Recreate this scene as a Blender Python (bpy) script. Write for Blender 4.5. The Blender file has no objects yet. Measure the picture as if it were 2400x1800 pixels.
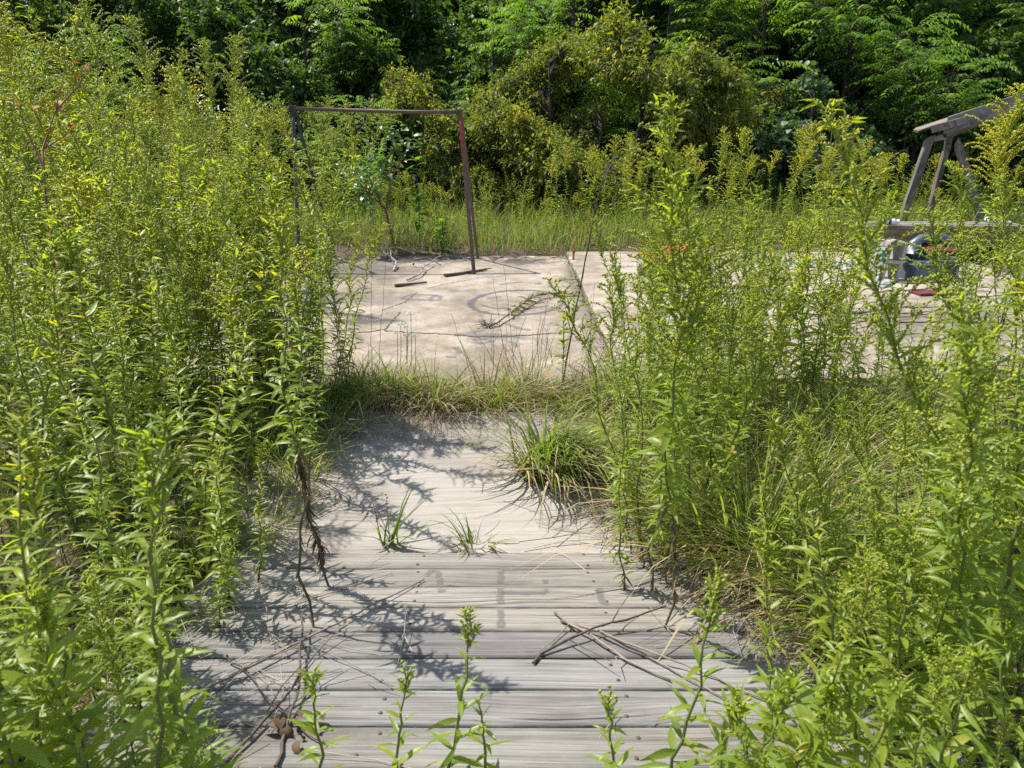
import bpy, math
import numpy as np
from mathutils import Vector, Matrix

S = bpy.context.scene
COL = S.collection
R = math.radians
PITCH = 19.4
CAMZ = 1.4

# ------------------------------------------------------------------ camera
cd = bpy.data.cameras.new('camera')
cam = bpy.data.objects.new('camera', cd)
COL.objects.link(cam)
cam.location = (0, 0, CAMZ)
cam.rotation_euler = (R(90 - PITCH), 0, 0)
cd.sensor_width = 36
cd.lens = 36 / (2 * math.tan(R(71.6 / 2)))
cd.clip_start = 0.05
cd.clip_end = 2000
cd.dof.use_dof = True
cd.dof.focus_distance = 4.0
cd.dof.aperture_fstop = 8.0
S.camera = cam

# ------------------------------------------------------------------ light
SUN = Vector((-0.82, 0.5, 1.62)).normalized()
w = bpy.data.worlds.new('World')
S.world = w
w.use_nodes = True
nt = w.node_tree
bg = nt.nodes['Background']
sky = nt.nodes.new('ShaderNodeTexSky')
sky.sky_type = 'NISHITA'
sky.sun_disc = False
sky.sun_elevation = math.asin(SUN.z)
sky.sun_rotation = math.atan2(SUN.x, SUN.y)
nt.links.new(sky.outputs[0], bg.inputs[0])
bg.inputs[1].default_value = 0.15
sl = bpy.data.lights.new('sun', 'SUN')
sl.energy = 5.0
sl.angle = R(0.53)
sl.color = (1.0, 0.955, 0.87)
so = bpy.data.objects.new('sun', sl)
so.rotation_euler = SUN.to_track_quat('Z', 'Y').to_euler()
so.location = (-8, 5, 16)
COL.objects.link(so)
S.view_settings.view_transform = 'Standard'
S.view_settings.look = 'None'
S.view_settings.gamma = 1
S.view_settings.exposure = 0.78
S.cycles.max_bounces = 8
S.cycles.diffuse_bounces = 4
S.cycles.transmission_bounces = 6
S.cycles.transparent_max_bounces = 12
S.cycles.glossy_bounces = 2
S.cycles.use_denoising = False

# ------------------------------------------------------------------ measuring helpers (photo pixel -> place)
F = 1200 / math.tan(R(71.6 / 2))
CT, ST = math.cos(R(PITCH)), math.sin(R(PITCH))


def ray(x, y):
    a, b = (x - 1200) / F, (900 - y) / F
    return Vector((a, CT + b * ST, -ST + b * CT))


def G(x, y, z=0.0):
    d = ray(x, y)
    t = (z - CAMZ) / d.z
    return Vector((0, 0, CAMZ)) + d * t


def AT(x, y, Y):
    d = ray(x, y)
    return Vector((0, 0, CAMZ)) + d * (Y / d.y)


DSL = R(9.45)
DH = 1.0934
DFAR = 2.547


def deck_pt(x, t, h=0.0):
    hh = DH - h
    return Vector((x, -hh * math.sin(DSL) + t * math.cos(DSL), CAMZ - hh * math.cos(DSL) - t * math.sin(DSL)))


def GD(x, y, h=0.0):
    d = ray(x, y)
    n = Vector((0, math.sin(DSL), math.cos(DSL)))
    t = -(DH - h) / d.dot(n)
    return Vector((0, 0, CAMZ)) + d * t


def smooth(a, b, v):
    t = np.clip((v - a) / (b - a), 0, 1)
    return t * t * (3 - 2 * t)


def gz(x, y):
    x = np.asarray(x, float)
    y = np.asarray(y, float)
    ramp = -0.0967 + math.tan(DSL) * (2.333 - np.maximum(y, -1.5)) - 0.10
    side = np.clip((np.abs(x) - 1.05) / 0.5, 0, 1)
    near = ramp + 0.05 * side
    flat = -0.178 + 0.0 * x
    z = np.where(y < 2.3, np.maximum(near, flat), flat)
    berm = np.clip((y - 2.4) / 1.25, 0, 1) * 0.112 + smooth(3.45, 3.85, y) * 0.045
    z = z + berm
    plyside = smooth(1.0, 1.5, np.abs(x - 0.0)) * smooth(1.9, 2.6, y) * 0.07
    z = z + plyside
    inslab = (smooth(3.9, 4.05, y)) * (1 - smooth(8.6, 8.8, y)) * smooth(-2.45, -2.3, x) * (1 - smooth(5.2, 5.4, x))
    z = z - inslab * 0.15
    z = z + smooth(8.6, 9.0, y) * 0.02
    z = z + 0.018 * np.sin(x * 3.1 + 1.3) * np.cos(y * 2.7) + 0.012 * np.sin(x * 7.3 + y * 5.1)
    return z


# ------------------------------------------------------------------ mesh helpers
class MB:
    def __init__(s):
        s.v = []; s.f = []; s.t = []; s.n = 0

    def add(s, verts, faces, tint=0.0):
        verts = np.asarray(verts, float).reshape(-1, 3)
        faces = np.asarray(faces, int)
        s.v.append(verts)
        s.f.append(faces + s.n)
        tt = np.asarray(tint, float)
        s.t.append(np.full(len(verts), float(tt)) if tt.ndim == 0 else tt.reshape(-1))
        s.n += len(verts)

    def box(s, c, size, rot=None, tint=0.0):
        sx, sy, sz = [q / 2 for q in size]
        v = np.array([[x, y, z] for x in (-sx, sx) for y in (-sy, sy) for z in (-sz, sz)])
        if rot is not None:
            v = v @ np.array(rot.to_3x3()).T
        v = v + np.array(c)
        f = [[0, 1, 3, 2], [4, 6, 7, 5], [0, 4, 5, 1], [2, 3, 7, 6], [0, 2, 6, 4], [1, 5, 7, 3]]
        s.add(v, f, tint)

    def tube(s, path, rad, k=6, tint=0.0, cap=True):
        p = np.asarray([tuple(q) for q in path], float)
        n = len(p)
        rad = np.full(n, rad) if np.ndim(rad) == 0 else np.asarray(rad, float)
        tg = np.gradient(p, axis=0)
        tg /= np.linalg.norm(tg, axis=1)[:, None] + 1e-9
        ref = np.array([0, 0, 1.0]) if abs(tg[:, 2]).mean() < 0.8 else np.array([1.0, 0, 0])
        a = np.cross(tg, ref); a /= np.linalg.norm(a, axis=1)[:, None] + 1e-9
        b = np.cross(tg, a)
        an = np.linspace(0, 2 * np.pi, k, endpoint=False)
        v = p[:, None, :] + rad[:, None, None] * (np.cos(an)[None, :, None] * a[:, None, :] + np.sin(an)[None, :, None] * b[:, None, :])
        i, j = np.meshgrid(np.arange(n - 1), np.arange(k), indexing='ij')
        j2 = (j + 1) % k
        f = np.stack([i * k + j, i * k + j2, (i + 1) * k + j2, (i + 1) * k + j], -1).reshape(-1, 4)
        s.add(v, f, tint)
        if cap and k >= 4:
            m = s.n - n * k
            for o in (0, (n - 1) * k):
                for q in range(1, k - 2, 2):
                    s.f.append(np.array([[m + o, m + o + q, m + o + q + 1, m + o + q + 2]]))

    def build(s, name, mat, parent=None, smooth_=True):
        o = bpy.data.objects.new(name, s.mesh(name, mat, smooth_))
        COL.objects.link(o)
        if parent is not None:
            o.parent = parent
        return o

    def mesh(s, name, mat, smooth_=True):
        me = bpy.data.meshes.new(name)
        if s.n == 0:
            return me
        v = np.concatenate(s.v)
        loops = []; tot = []
        for f in s.f:
            loops.append(f.reshape(-1)); tot.append(np.full(len(f), f.shape[1]))
        loops = np.concatenate(loops); tot = np.concatenate(tot)
        me.vertices.add(len(v)); me.vertices.foreach_set('co', v.reshape(-1))
        me.loops.add(len(loops)); me.loops.foreach_set('vertex_index', loops.astype(np.int32))
        me.polygons.add(len(tot))
        st = np.concatenate([[0], np.cumsum(tot)[:-1]])
        me.polygons.foreach_set('loop_start', st.astype(np.int32))
        me.polygons.foreach_set('use_smooth', np.full(len(tot), smooth_))
        me.update(calc_edges=True)
        me.validate()
        at = me.attributes.new('tint', 'FLOAT', 'POINT')
        t = np.concatenate(s.t)
        if len(at.data) == len(t):
            at.data.foreach_set('value', t)
        me.materials.append(mat)
        return me


def tag(o, label, cat=None, group=None, kind=None):
    o['label'] = label
    if cat: o['category'] = cat
    if group: o['group'] = group
    if kind: o['kind'] = kind
    return o


def empty(name, loc=(0, 0, 0), rz=0.0, scale=1.0):
    o = bpy.data.objects.new(name, None)
    o.empty_display_size = 0.05
    o.location = loc
    o.rotation_euler = (0, 0, rz)
    o.scale = (scale,) * 3
    COL.objects.link(o)
    return o


def put(name, me, parent=None, loc=(0, 0, 0)):
    o = bpy.data.objects.new(name, me)
    o.location = loc
    COL.objects.link(o)
    if parent is not None: o.parent = parent
    return o


# ------------------------------------------------------------------ materials
def mat(name):
    m = bpy.data.materials.new(name)
    m.use_nodes = True
    n = m.node_tree
    for q in list(n.nodes): n.nodes.remove(q)
    return m, n


def N(n, t, **kw):
    q = n.nodes.new(t)
    for k, v in kw.items(): setattr(q, k, v)
    return q


def ramp(n, stops, src):
    r = n.nodes.new('ShaderNodeValToRGB')
    e = r.color_ramp.elements
    while len(e) < len(stops): e.new(0.5)
    for i, (p, c) in enumerate(stops):
        e[i].position = p
        e[i].color = (*c, 1) if len(c) == 3 else c
    n.links.new(src, r.inputs[0])
    return r.outputs[0]


def mathn(n, op, a, b=None, clamp=False):
    q = n.nodes.new('ShaderNodeMath'); q.operation = op; q.use_clamp = clamp
    for i, x in enumerate((a, b)):
        if x is None: continue
        if isinstance(x, (int, float)): q.inputs[i].default_value = x
        else: n.links.new(x, q.inputs[i])
    return q.outputs[0]


def mixc(n, fac, a, b, mode='MIX'):
    q = n.nodes.new('ShaderNodeMix'); q.data_type = 'RGBA'; q.blend_type = mode
    for s_, x in ((q.inputs[0], fac), (q.inputs[6], a), (q.inputs[7], b)):
        if isinstance(x, (int, float)): s_.default_value = x
        elif isinstance(x, tuple): s_.default_value = (*x, 1)
        else: n.links.new(x, s_)
    return q.outputs[2]


def noise(n, scale, detail=5, rough=0.55, vec=None, stretch=None, coord='Object', dist=0.0):
    if vec is None:
        vec = N(n, 'ShaderNodeTexCoord').outputs[coord]
    if stretch:
        mp = N(n, 'ShaderNodeMapping'); mp.inputs['Scale'].default_value = stretch
        n.links.new(vec, mp.inputs[0]); vec = mp.outputs[0]
    q = N(n, 'ShaderNodeTexNoise')
    q.inputs['Scale'].default_value = scale
    q.inputs['Detail'].default_value = detail
    q.inputs['Roughness'].default_value = rough
    q.inputs['Distortion'].default_value = dist
    n.links.new(vec, q.inputs[0])
    return q.outputs[0]


def out(n, sh, disp=None):
    o = N(n, 'ShaderNodeOutputMaterial')
    n.links.new(sh, o.inputs[0])
    return o


def pbr(n, col, rough=0.7, spec=0.3, bump=None, bstr=0.3, bdist=0.01, metal=0.0):
    p = N(n, 'ShaderNodeBsdfPrincipled')
    if isinstance(col, tuple): p.inputs['Base Color'].default_value = (*col, 1)
    else: n.links.new(col, p.inputs['Base Color'])
    if isinstance(rough, (int, float)): p.inputs['Roughness'].default_value = rough
    else: n.links.new(rough, p.inputs['Roughness'])
    p.inputs['Specular IOR Level'].default_value = spec
    p.inputs['Metallic'].default_value = metal
    if bump is not None:
        b = N(n, 'ShaderNodeBump')
        b.inputs['Strength'].default_value = bstr
        b.inputs['Distance'].default_value = bdist
        n.links.new(bump, b.inputs['Height'])
        n.links.new(b.outputs[0], p.inputs['Normal'])
    return p


def leaf_mat(name, stops, trans_mul=(1.7, 1.9, 0.7), trans=0.38, rough=0.5, spec=0.35, spots=None):
    """leaf: tint attribute and a per-object random choose the colour; light passes through"""
    m, n = mat(name)
    a = N(n, 'ShaderNodeAttribute', attribute_name='tint').outputs['Fac']
    oi = N(n, 'ShaderNodeObjectInfo').outputs['Random']
    v = mathn(n, 'ADD', mathn(n, 'MULTIPLY', a, 0.7), mathn(n, 'MULTIPLY', oi, 0.3))
    c = ramp(n, stops, v)
    nz = noise(n, 28.0, 3, coord='Object')
    c = mixc(n, mathn(n, 'MULTIPLY', nz, 0.35), c, (0.9, 0.9, 0.8), 'MULTIPLY')
    if spots:
        sp = ramp(n, [(0.62, (0, 0, 0)), (0.68, (1, 1, 1))], noise(n, 60.0, 3, coord='Object'))
        c = mixc(n, mathn(n, 'MULTIPLY', sp, 0.75), c, spots)
    p = pbr(n, c, rough, spec)
    t = N(n, 'ShaderNodeBsdfTranslucent')
    n.links.new(mixc(n, 1.0, c, trans_mul, 'MULTIPLY'), t.inputs[0])
    mx = N(n, 'ShaderNodeMixShader'); mx.inputs[0].default_value = trans
    n.links.new(p.outputs[0], mx.inputs[1]); n.links.new(t.outputs[0], mx.inputs[2])
    out(n, mx.outputs[0])
    return m


def plain(name, col, rough=0.7, spec=0.3, var=0.25, scale=8.0, bstr=0.25, metal=0.0, col2=None, bdist=0.004):
    m, n = mat(name)
    nz = noise(n, scale, 6)
    dark = col2 or tuple(q * 0.5 for q in col)
    c = mixc(n, ramp(n, [(0.35, (0, 0, 0)), (0.7, (1, 1, 1))], nz), col, mixc(n, 1 - var, dark, col))
    out(n, pbr(n, c, rough, spec, noise(n, scale * 6, 4), bstr, bdist, metal).outputs[0])
    return m


M = {}
M['gleaf'] = leaf_mat('goldenrod_leaf', [(0.0, (0.11, 0.17, 0.026)), (0.35, (0.175, 0.24, 0.032)), (0.7, (0.245, 0.295, 0.038)), (0.93, (0.32, 0.32, 0.044)), (1.0, (0.42, 0.30, 0.05))], (2.1, 2.05, 0.45), 0.52, 0.42, 0.45)
M['gleaf_near'] = leaf_mat('goldenrod_leaf_near', [(0.0, (0.095, 0.17, 0.026)), (0.5, (0.18, 0.25, 0.034)), (0.9, (0.25, 0.30, 0.04)), (1.0, (0.34, 0.30, 0.045))], (2.1, 2.05, 0.45), 0.50, 0.42, 0.45, spots=(0.34, 0.27, 0.06))
M['dead'] = leaf_mat('dead_leaf', [(0.0, (0.07, 0.048, 0.030)), (0.6, (0.16, 0.115, 0.075)), (1.0, (0.30, 0.22, 0.13))], (1.2, 1.0, 0.8), 0.15, 0.8, 0.1)
M['gstem'] = leaf_mat('goldenrod_stem', [(0.0, (0.085, 0.06, 0.035)), (0.22, (0.11, 0.085, 0.045)), (0.42, (0.14, 0.16, 0.045)), (1.0, (0.20, 0.21, 0.06))], trans=0.05)
M['bstem'] = leaf_mat('brown_stem', [(0.0, (0.11, 0.075, 0.045)), (1.0, (0.20, 0.15, 0.09))], trans=0.0, rough=0.75)
M['bud'] = leaf_mat('goldenrod_bud', [(0.0, (0.21, 0.28, 0.035)), (0.6, (0.34, 0.38, 0.04)), (1.0, (0.45, 0.45, 0.04))], (1.3, 1.35, 0.6), 0.3)
M['bloom'] = leaf_mat('goldenrod_bloom', [(0.0, (0.38, 0.40, 0.03)), (1.0, (0.62, 0.53, 0.025))], (1.15, 1.2, 0.5), 0.3)
M['grass'] = leaf_mat('grass_blade', [(0.0, (0.085, 0.145, 0.025)), (0.55, (0.15, 0.215, 0.04)), (1.0, (0.30, 0.30, 0.09))], (1.8, 1.8, 0.6), 0.45, 0.5, 0.3)
M['dry'] = leaf_mat('dry_grass_blade', [(0.0, (0.22, 0.15, 0.075)), (0.5, (0.36, 0.27, 0.14)), (1.0, (0.48, 0.40, 0.26))], (1.1, 1.0, 0.8), 0.25, 0.7, 0.15)
M['straw'] = leaf_mat('grey_straw', [(0.0, (0.24, 0.19, 0.14)), (0.5, (0.36, 0.31, 0.25)), (1.0, (0.50, 0.45, 0.38))], (1.0, 1.0, 0.9), 0.1, 0.8, 0.1)
M['tree'] = leaf_mat('dark_tree_leaf', [(0.0, (0.035, 0.075, 0.016)), (0.5, (0.065, 0.12, 0.022)), (1.0, (0.12, 0.175, 0.032))], (1.9, 2.0, 0.55), 0.42, 0.5, 0.3)
M['frond'] = leaf_mat('frond_leaflet', [(0.0, (0.07, 0.15, 0.02)), (0.6, (0.12, 0.215, 0.025)), (1.0, (0.18, 0.26, 0.03))], (1.9, 2.0, 0.5), 0.52, 0.5, 0.3)
M['yellow'] = leaf_mat('yellowing_shrub_leaf', [(0.0, (0.075, 0.12, 0.02)), (0.38, (0.135, 0.18, 0.025)), (0.66, (0.22, 0.23, 0.03)), (0.86, (0.44, 0.36, 0.025)), (1.0, (0.56, 0.40, 0.02))], (1.7, 1.7, 0.5), 0.5)
M['pale'] = leaf_mat('pale_heart_leaf', [(0.0, (0.06, 0.115, 0.045)), (0.6, (0.11, 0.17, 0.075)), (1.0, (0.15, 0.23, 0.06))], (1.3, 1.6, 0.5), 0.3, 0.5, 0.35)
M['poke'] = leaf_mat('pokeweed_leaf', [(0.0, (0.10, 0.17, 0.05)), (1.0, (0.17, 0.25, 0.09))], (1.4, 1.7, 0.6), 0.3, 0.4, 0.5)
M['orange'] = leaf_mat('orange_leaf', [(0.0, (0.24, 0.05, 0.02)), (0.6, (0.36, 0.10, 0.02)), (1.0, (0.34, 0.20, 0.03))], (1.0, 0.9, 0.5), 0.3, 0.6, 0.15)
M['dock'] = leaf_mat('dock_leaf', [(0.0, (0.035, 0.11, 0.025)), (1.0, (0.06, 0.15, 0.035))], (1.4, 1.8, 0.5), 0.25, 0.25, 0.7)
M['redstem'] = plain('red_stem', (0.22, 0.045, 0.05), 0.45, 0.4, 0.3, 20)
M['bark'] = plain('bark', (0.06, 0.05, 0.04), 0.9, 0.1, 0.6, 6, 0.8, bdist=0.02)
M['twig'] = plain('dry_twig', (0.27, 0.22, 0.18), 0.85, 0.15, 0.6, 30, 0.4)
M['twigdark'] = plain('dark_twig', (0.12, 0.09, 0.075), 0.85, 0.15, 0.6, 30, 0.4)
M['twigpale'] = plain('pale_dead_branch', (0.36, 0.33, 0.30), 0.85, 0.15, 0.6, 25, 0.4)
M['white'] = plain('white_petals', (0.75, 0.75, 0.68), 0.7, 0.2, 0.2)
M['purple'] = plain('purple_florets', (0.42, 0.18, 0.50), 0.7, 0.2, 0.3)
M['rust'] = plain('rusty_iron', (0.16, 0.07, 0.035), 0.9, 0.2, 0.6, 40)
M['nail'] = plain('rusted_nail', (0.10, 0.07, 0.055), 0.8, 0.3, 0.4, 60)
M['redplastic'] = plain('faded_red_plastic', (0.58, 0.045, 0.04), 0.42, 0.45, 0.25, 6, 0.05)
M['pink'] = plain('faded_pink_red_plastic', (0.62, 0.10, 0.13), 0.45, 0.4, 0.2, 6, 0.05)
M['black'] = plain('dusty_black_plastic', (0.025, 0.025, 0.027), 0.55, 0.4, 0.4, 8, 0.1, col2=(0.07, 0.065, 0.06))
M['greyplastic'] = plain('blue_grey_plastic', (0.075, 0.095, 0.115), 0.38, 0.5, 0.3, 5, 0.08, col2=(0.12, 0.13, 0.14))
M['rag'] = plain('dirty_white_cloth', (0.36, 0.36, 0.36), 0.9, 0.1, 0.5, 10, 0.3)
M['can'] = plain('white_can_paint', (0.72, 0.71, 0.75), 0.4, 0.5, 0.15, 20, 0.02)
M['metalsheet'] = plain('weathered_metal_sheet', (0.24, 0.29, 0.34), 0.5, 0.5, 0.5, 3, 0.1, metal=0.35, col2=(0.18, 0.15, 0.12))
M['brick'] = plain('broken_red_brick', (0.36, 0.17, 0.13), 0.9, 0.1, 0.5, 15, 0.5)


def wood_mat(name, base, dark, lichen=None, scale=1.0, knots=True, contrast=1.0, sheet=False):
    m, n = mat(name)
    tc = N(n, 'ShaderNodeTexCoord').outputs['Object']
    oi = N(n, 'ShaderNodeObjectInfo')
    off = N(n, 'ShaderNodeVectorMath', operation='ADD')
    sc = N(n, 'ShaderNodeVectorMath', operation='SCALE')
    cmb = N(n, 'ShaderNodeCombineXYZ')
    n.links.new(oi.outputs['Random'], cmb.inputs[0]); n.links.new(oi.outputs['Random'], cmb.inputs[1])
    n.links.new(cmb.outputs[0], sc.inputs[0]); sc.inputs['Scale'].default_value = 37.0
    n.links.new(tc, off.inputs[0]); n.links.new(sc.outputs[0], off.inputs[1])
    v = off.outputs[0]
    # knots: sparse elongated cells; the grain bends round them
    vo = N(n, 'ShaderNodeTexVoronoi'); vo.inputs['Scale'].default_value = 1.0
    mp = N(n, 'ShaderNodeMapping'); mp.inputs['Scale'].default_value = (1.5, 4.2, 0.02) if not sheet else (1.1, 2.0, 0.02)
    n.links.new(v, mp.inputs[0]); n.links.new(mp.outputs[0], vo.inputs[0])
    kd = vo.outputs['Distance']
    near_k = ramp(n, [(0.0, (1, 1, 1)), (0.42, (0, 0, 0))], kd)
    sepv = N(n, 'ShaderNodeSeparateXYZ'); n.links.new(v, sepv.inputs[0])
    # grain height field: lateral position, slow drift, bulge at knots
    drift = noise(n, 1.3 * scale, 2, 0.5, v, (0.55, 1.0, 1.0))
    lat = mathn(n, 'ADD', sepv.outputs[1], mathn(n, 'MULTIPLY', drift, 0.05 if not sheet else 0.22))
    lat = mathn(n, 'ADD', lat, mathn(n, 'MULTIPLY', near_k, 0.03 if not sheet else 0.05))
    cv = N(n, 'ShaderNodeCombineXYZ')
    n.links.new(mathn(n, 'MULTIPLY', sepv.outputs[0], 0.35), cv.inputs[0]); n.links.new(mathn(n, 'MULTIPLY', lat, 42.0), cv.inputs[1]); n.links.new(sepv.outputs[2], cv.inputs[2])
    g = cv.outputs[0]
    fine = noise(n, 4.5 * scale, 6, 0.68, g, (1.6, 1, 1))
    band = noise(n, 1.1 * scale, 3, 0.5, g, (0.5, 1, 1))
    c = mixc(n, ramp(n, [(0.36, (0, 0, 0)), (0.62, (1, 1, 1))], fine), dark, base)
    c = mixc(n, 0.65 * contrast, c, ramp(n, [(0.36, (0.62, 0.60, 0.58)), (0.5, (1, 1, 1)), (0.7, (1.08, 1.06, 1.03))], band), 'MULTIPLY')
    big = noise(n, 2.2, 5, 0.65, v, (0.6, 1.6, 1))
    c = mixc(n, 0.8, c, ramp(n, [(0.34, (0.60, 0.58, 0.56)), (0.55, (1, 1, 1))], big), 'MULTIPLY')
    # long thin drying checks
    chk = ramp(n, [(0.63, (1, 1, 1)), (0.66, (0.2, 0.18, 0.16))], noise(n, 1.6, 5, 0.62, g, (1.3, 1, 1)))
    c = mixc(n, 0.3 if sheet else 0.85, c, chk, 'MULTIPLY')
    if knots:
        d = mathn(n, 'ADD', kd, mathn(n, 'MULTIPLY', mathn(n, 'SUBTRACT', fine, 0.5), 0.05))
        kn = ramp(n, [(0.035, (0.22, 0.17, 0.13)), (0.05, (0.75, 0.72, 0.7)), (0.065, (0.45, 0.40, 0.36)), (0.09, (0.95, 0.95, 0.95)), (0.11, (0.7, 0.66, 0.62)), (0.15, (1, 1, 1))], d)
        c = mixc(n, 0.85, c, kn, 'MULTIPLY')
    tone = ramp(n, [(0.0, (0.74, 0.74, 0.76)), (0.35, (0.92, 0.93, 0.94)), (0.65, (1.02, 1.0, 0.96)), (1.0, (1.16, 1.11, 1.03))], oi.outputs['Random'])
    if not sheet: c = mixc(n, 1.0, c, tone, 'MULTIPLY')
    if lichen:
        lm = ramp(n, [(0.50, (0, 0, 0)), (0.70, (1, 1, 1))], noise(n, 3.0, 6, 0.7, v))
        c = mixc(n, mathn(n, 'MULTIPLY', lm, 0.45), c, lichen)
    h = mathn(n, 'ADD', mathn(n, 'MULTIPLY', fine, 0.7), mathn(n, 'MULTIPLY', chk, 0.7))
    out(n, pbr(n, c, 0.85, 0.2, h, 0.7, 0.004).outputs[0])
    return m


M['deck'] = wood_mat('weathered_deck_board', (0.29, 0.278, 0.265), (0.135, 0.126, 0.117), (0.245, 0.238, 0.20))
M['ply'] = wood_mat('weathered_plywood', (0.362, 0.331, 0.296), (0.265, 0.236, 0.208), None, 0.8, True, 0.4, True)
M['oldwood'] = wood_mat('grey_old_lumber', (0.30, 0.27, 0.24), (0.12, 0.10, 0.085), None)
M['brownwood'] = wood_mat('brown_old_lumber', (0.27, 0.19, 0.115), (0.11, 0.075, 0.045), None)


def concrete_mat(name, base, stains):
    m, n = mat(name)
    geo = N(n, 'ShaderNodeNewGeometry').outputs['Position']
    big = noise(n, 0.9, 6, 0.65, geo)
    fine = noise(n, 55, 5, 0.7, geo)
    mid = noise(n, 6, 6, 0.65, geo)
    c = mixc(n, ramp(n, [(0.35, (0, 0, 0)), (0.68, (1, 1, 1))], big), tuple(q * 0.80 for q in base), tuple(min(1, q * 1.07) for q in base))
    c = mixc(n, ramp(n, [(0.38, (0.72, 0.68, 0.62)), (0.56, (1, 1, 1))], mid), c, c) if False else mixc(n, 0.55, c, ramp(n, [(0.34, (0.66, 0.63, 0.58)), (0.52, (1, 1, 1))], mid), 'MULTIPLY')
    c = mixc(n, 0.8, c, ramp(n, [(0.32, (0.6, 0.58, 0.56)), (0.5, (1, 1, 1)), (0.72, (1.15, 1.12, 1.08))], fine), 'MULTIPLY')
    pit = N(n, 'ShaderNodeTexVoronoi'); pit.inputs['Scale'].default_value = 26
    n.links.new(geo, pit.inputs[0])
    pm = mathn(n, 'MULTIPLY', ramp(n, [(0.05, (1, 1, 1)), (0.10, (0, 0, 0))], pit.outputs['Distance']), ramp(n, [(0.5, (0, 0, 0)), (0.62, (1, 1, 1))], mid))
    c = mixc(n, mathn(n, 'MULTIPLY', pm, 0.7), c, (0.16, 0.13, 0.11))
    grime = ramp(n, [(0.40, (0.55, 0.53, 0.50)), (0.60, (1, 1, 1))], noise(n, 1.9, 7, 0.72, geo))
    c = mixc(n, 0.9, c, grime, 'MULTIPLY')
    rust = ramp(n, [(0.60, (1, 1, 1)), (0.72, (0.82, 0.62, 0.48))], noise(n, 2.6, 5, 0.65, geo))
    c = mixc(n, 0.6, c, rust, 'MULTIPLY')
    wig = noise(n, 5, 7, 0.75, geo)
    for (sx, sy, rx, ry, col, amt) in stains:
        mp = N(n, 'ShaderNodeMapping')
        mp.inputs['Location'].default_value = (-sx / rx, -sy / ry, 0)
        mp.inputs['Scale'].default_value = (1 / rx, 1 / ry, 0)
        n.links.new(geo, mp.inputs[0])
        ln = N(n, 'ShaderNodeVectorMath', operation='LENGTH'); n.links.new(mp.outputs[0], ln.inputs[0])
        dd = mathn(n, 'ADD', ln.outputs['Value'], mathn(n, 'MULTIPLY', mathn(n, 'SUBTRACT', wig, 0.5), 2.2))
        mk = ramp(n, [(0.35, (1, 1, 1)), (1.0, (0, 0, 0))], dd)
        c = mixc(n, mathn(n, 'MULTIPLY', mk, amt), c, col)
    h = mathn(n, 'ADD', mathn(n, 'MULTIPLY', fine, 0.4), mathn(n, 'MULTIPLY', mid, 0.6))
    out(n, pbr(n, c, 0.9, 0.2, h, 0.5, 0.006).outputs[0])
    return m


def paint_mat(name, col, cover=0.5, scale=26.0):
    m, n = mat(name)
    geo = N(n, 'ShaderNodeNewGeometry').outputs['Position']
    a = N(n, 'ShaderNodeAttribute', attribute_name='tint').outputs['Fac']
    nz = noise(n, scale, 6, 0.7, geo)
    k = mathn(n, 'SUBTRACT', mathn(n, 'ADD', nz, mathn(n, 'MULTIPLY', a, 0.55)), 0.62)
    k = mathn(n, 'MULTIPLY', k, 4.0, True)
    k = mathn(n, 'MULTIPLY', k, cover)
    p = pbr(n, col, 0.8, 0.2)
    t = N(n, 'ShaderNodeBsdfTransparent')
    mx = N(n, 'ShaderNodeMixShader')
    n.links.new(k, mx.inputs[0]); n.links.new(t.outputs[0], mx.inputs[1]); n.links.new(p.outputs[0], mx.inputs[2])
    out(n, mx.outputs[0])
    return m


M['spray'] = paint_mat('faded_black_spray_paint', (0.10, 0.10, 0.115), 0.55)
M['sprayfaint'] = paint_mat('very_faded_spray_paint', (0.14, 0.14, 0.15), 0.42)
M['whitepaint'] = paint_mat('chipped_white_paint', (0.42, 0.42, 0.42), 0.35, 70)
M['crack'] = paint_mat('crack_shadow_soil', (0.07, 0.055, 0.045), 1.0, 60)
M['soot'] = paint_mat('soot_and_dirt', (0.07, 0.065, 0.06), 0.8, 30)

m, n = mat('soil_and_litter')
geo = N(n, 'ShaderNodeNewGeometry').outputs['Position']
a1 = noise(n, 2.0, 6, 0.6, geo); a2 = noise(n, 45, 5, 0.75, geo)
c = mixc(n, ramp(n, [(0.35, (0, 0, 0)), (0.65, (1, 1, 1))], a1), (0.075, 0.057, 0.04), (0.16, 0.125, 0.085))
c = mixc(n, 0.7, c, ramp(n, [(0.3, (0.45, 0.42, 0.4)), (0.55, (1, 1, 1)), (0.7, (1.6, 1.45, 1.2))], a2), 'MULTIPLY')
out(n, pbr(n, c, 0.95, 0.1, a2, 0.8, 0.02).outputs[0])
M['soil'] = m

# ------------------------------------------------------------------ ground
rng = np.random.default_rng(5)
xs = np.concatenate([[-400, -150, -60, -30, -18, -12], np.arange(-9, 11.01, 0.1), [14, 20, 32, 60, 150, 400]])
ys = np.concatenate([[-200, -40, -10, -4], np.arange(-1.5, 17, 0.1), [19, 24, 32, 50, 100, 250, 700]])
X, Y = np.meshgrid(xs, ys, indexing='ij')
Z = gz(X, Y)
Z = np.where((np.abs(X) > 12) | (Y > 17) | (Y < -2), -0.05, Z + rng.normal(0, 0.006, Z.shape))
nx, ny = X.shape
i, j = np.meshgrid(np.arange(nx - 1), np.arange(ny - 1), indexing='ij')
f = np.stack([i * ny + j, (i + 1) * ny + j, (i + 1) * ny + j + 1, i * ny + j + 1], -1).reshape(-1, 4)
b = MB(); b.add(np.stack([X, Y, Z], -1), f)
o = b.build('ground', M['soil'])
tag(o, 'brown soil and dead litter under the weeds', kind='structure')

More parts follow.
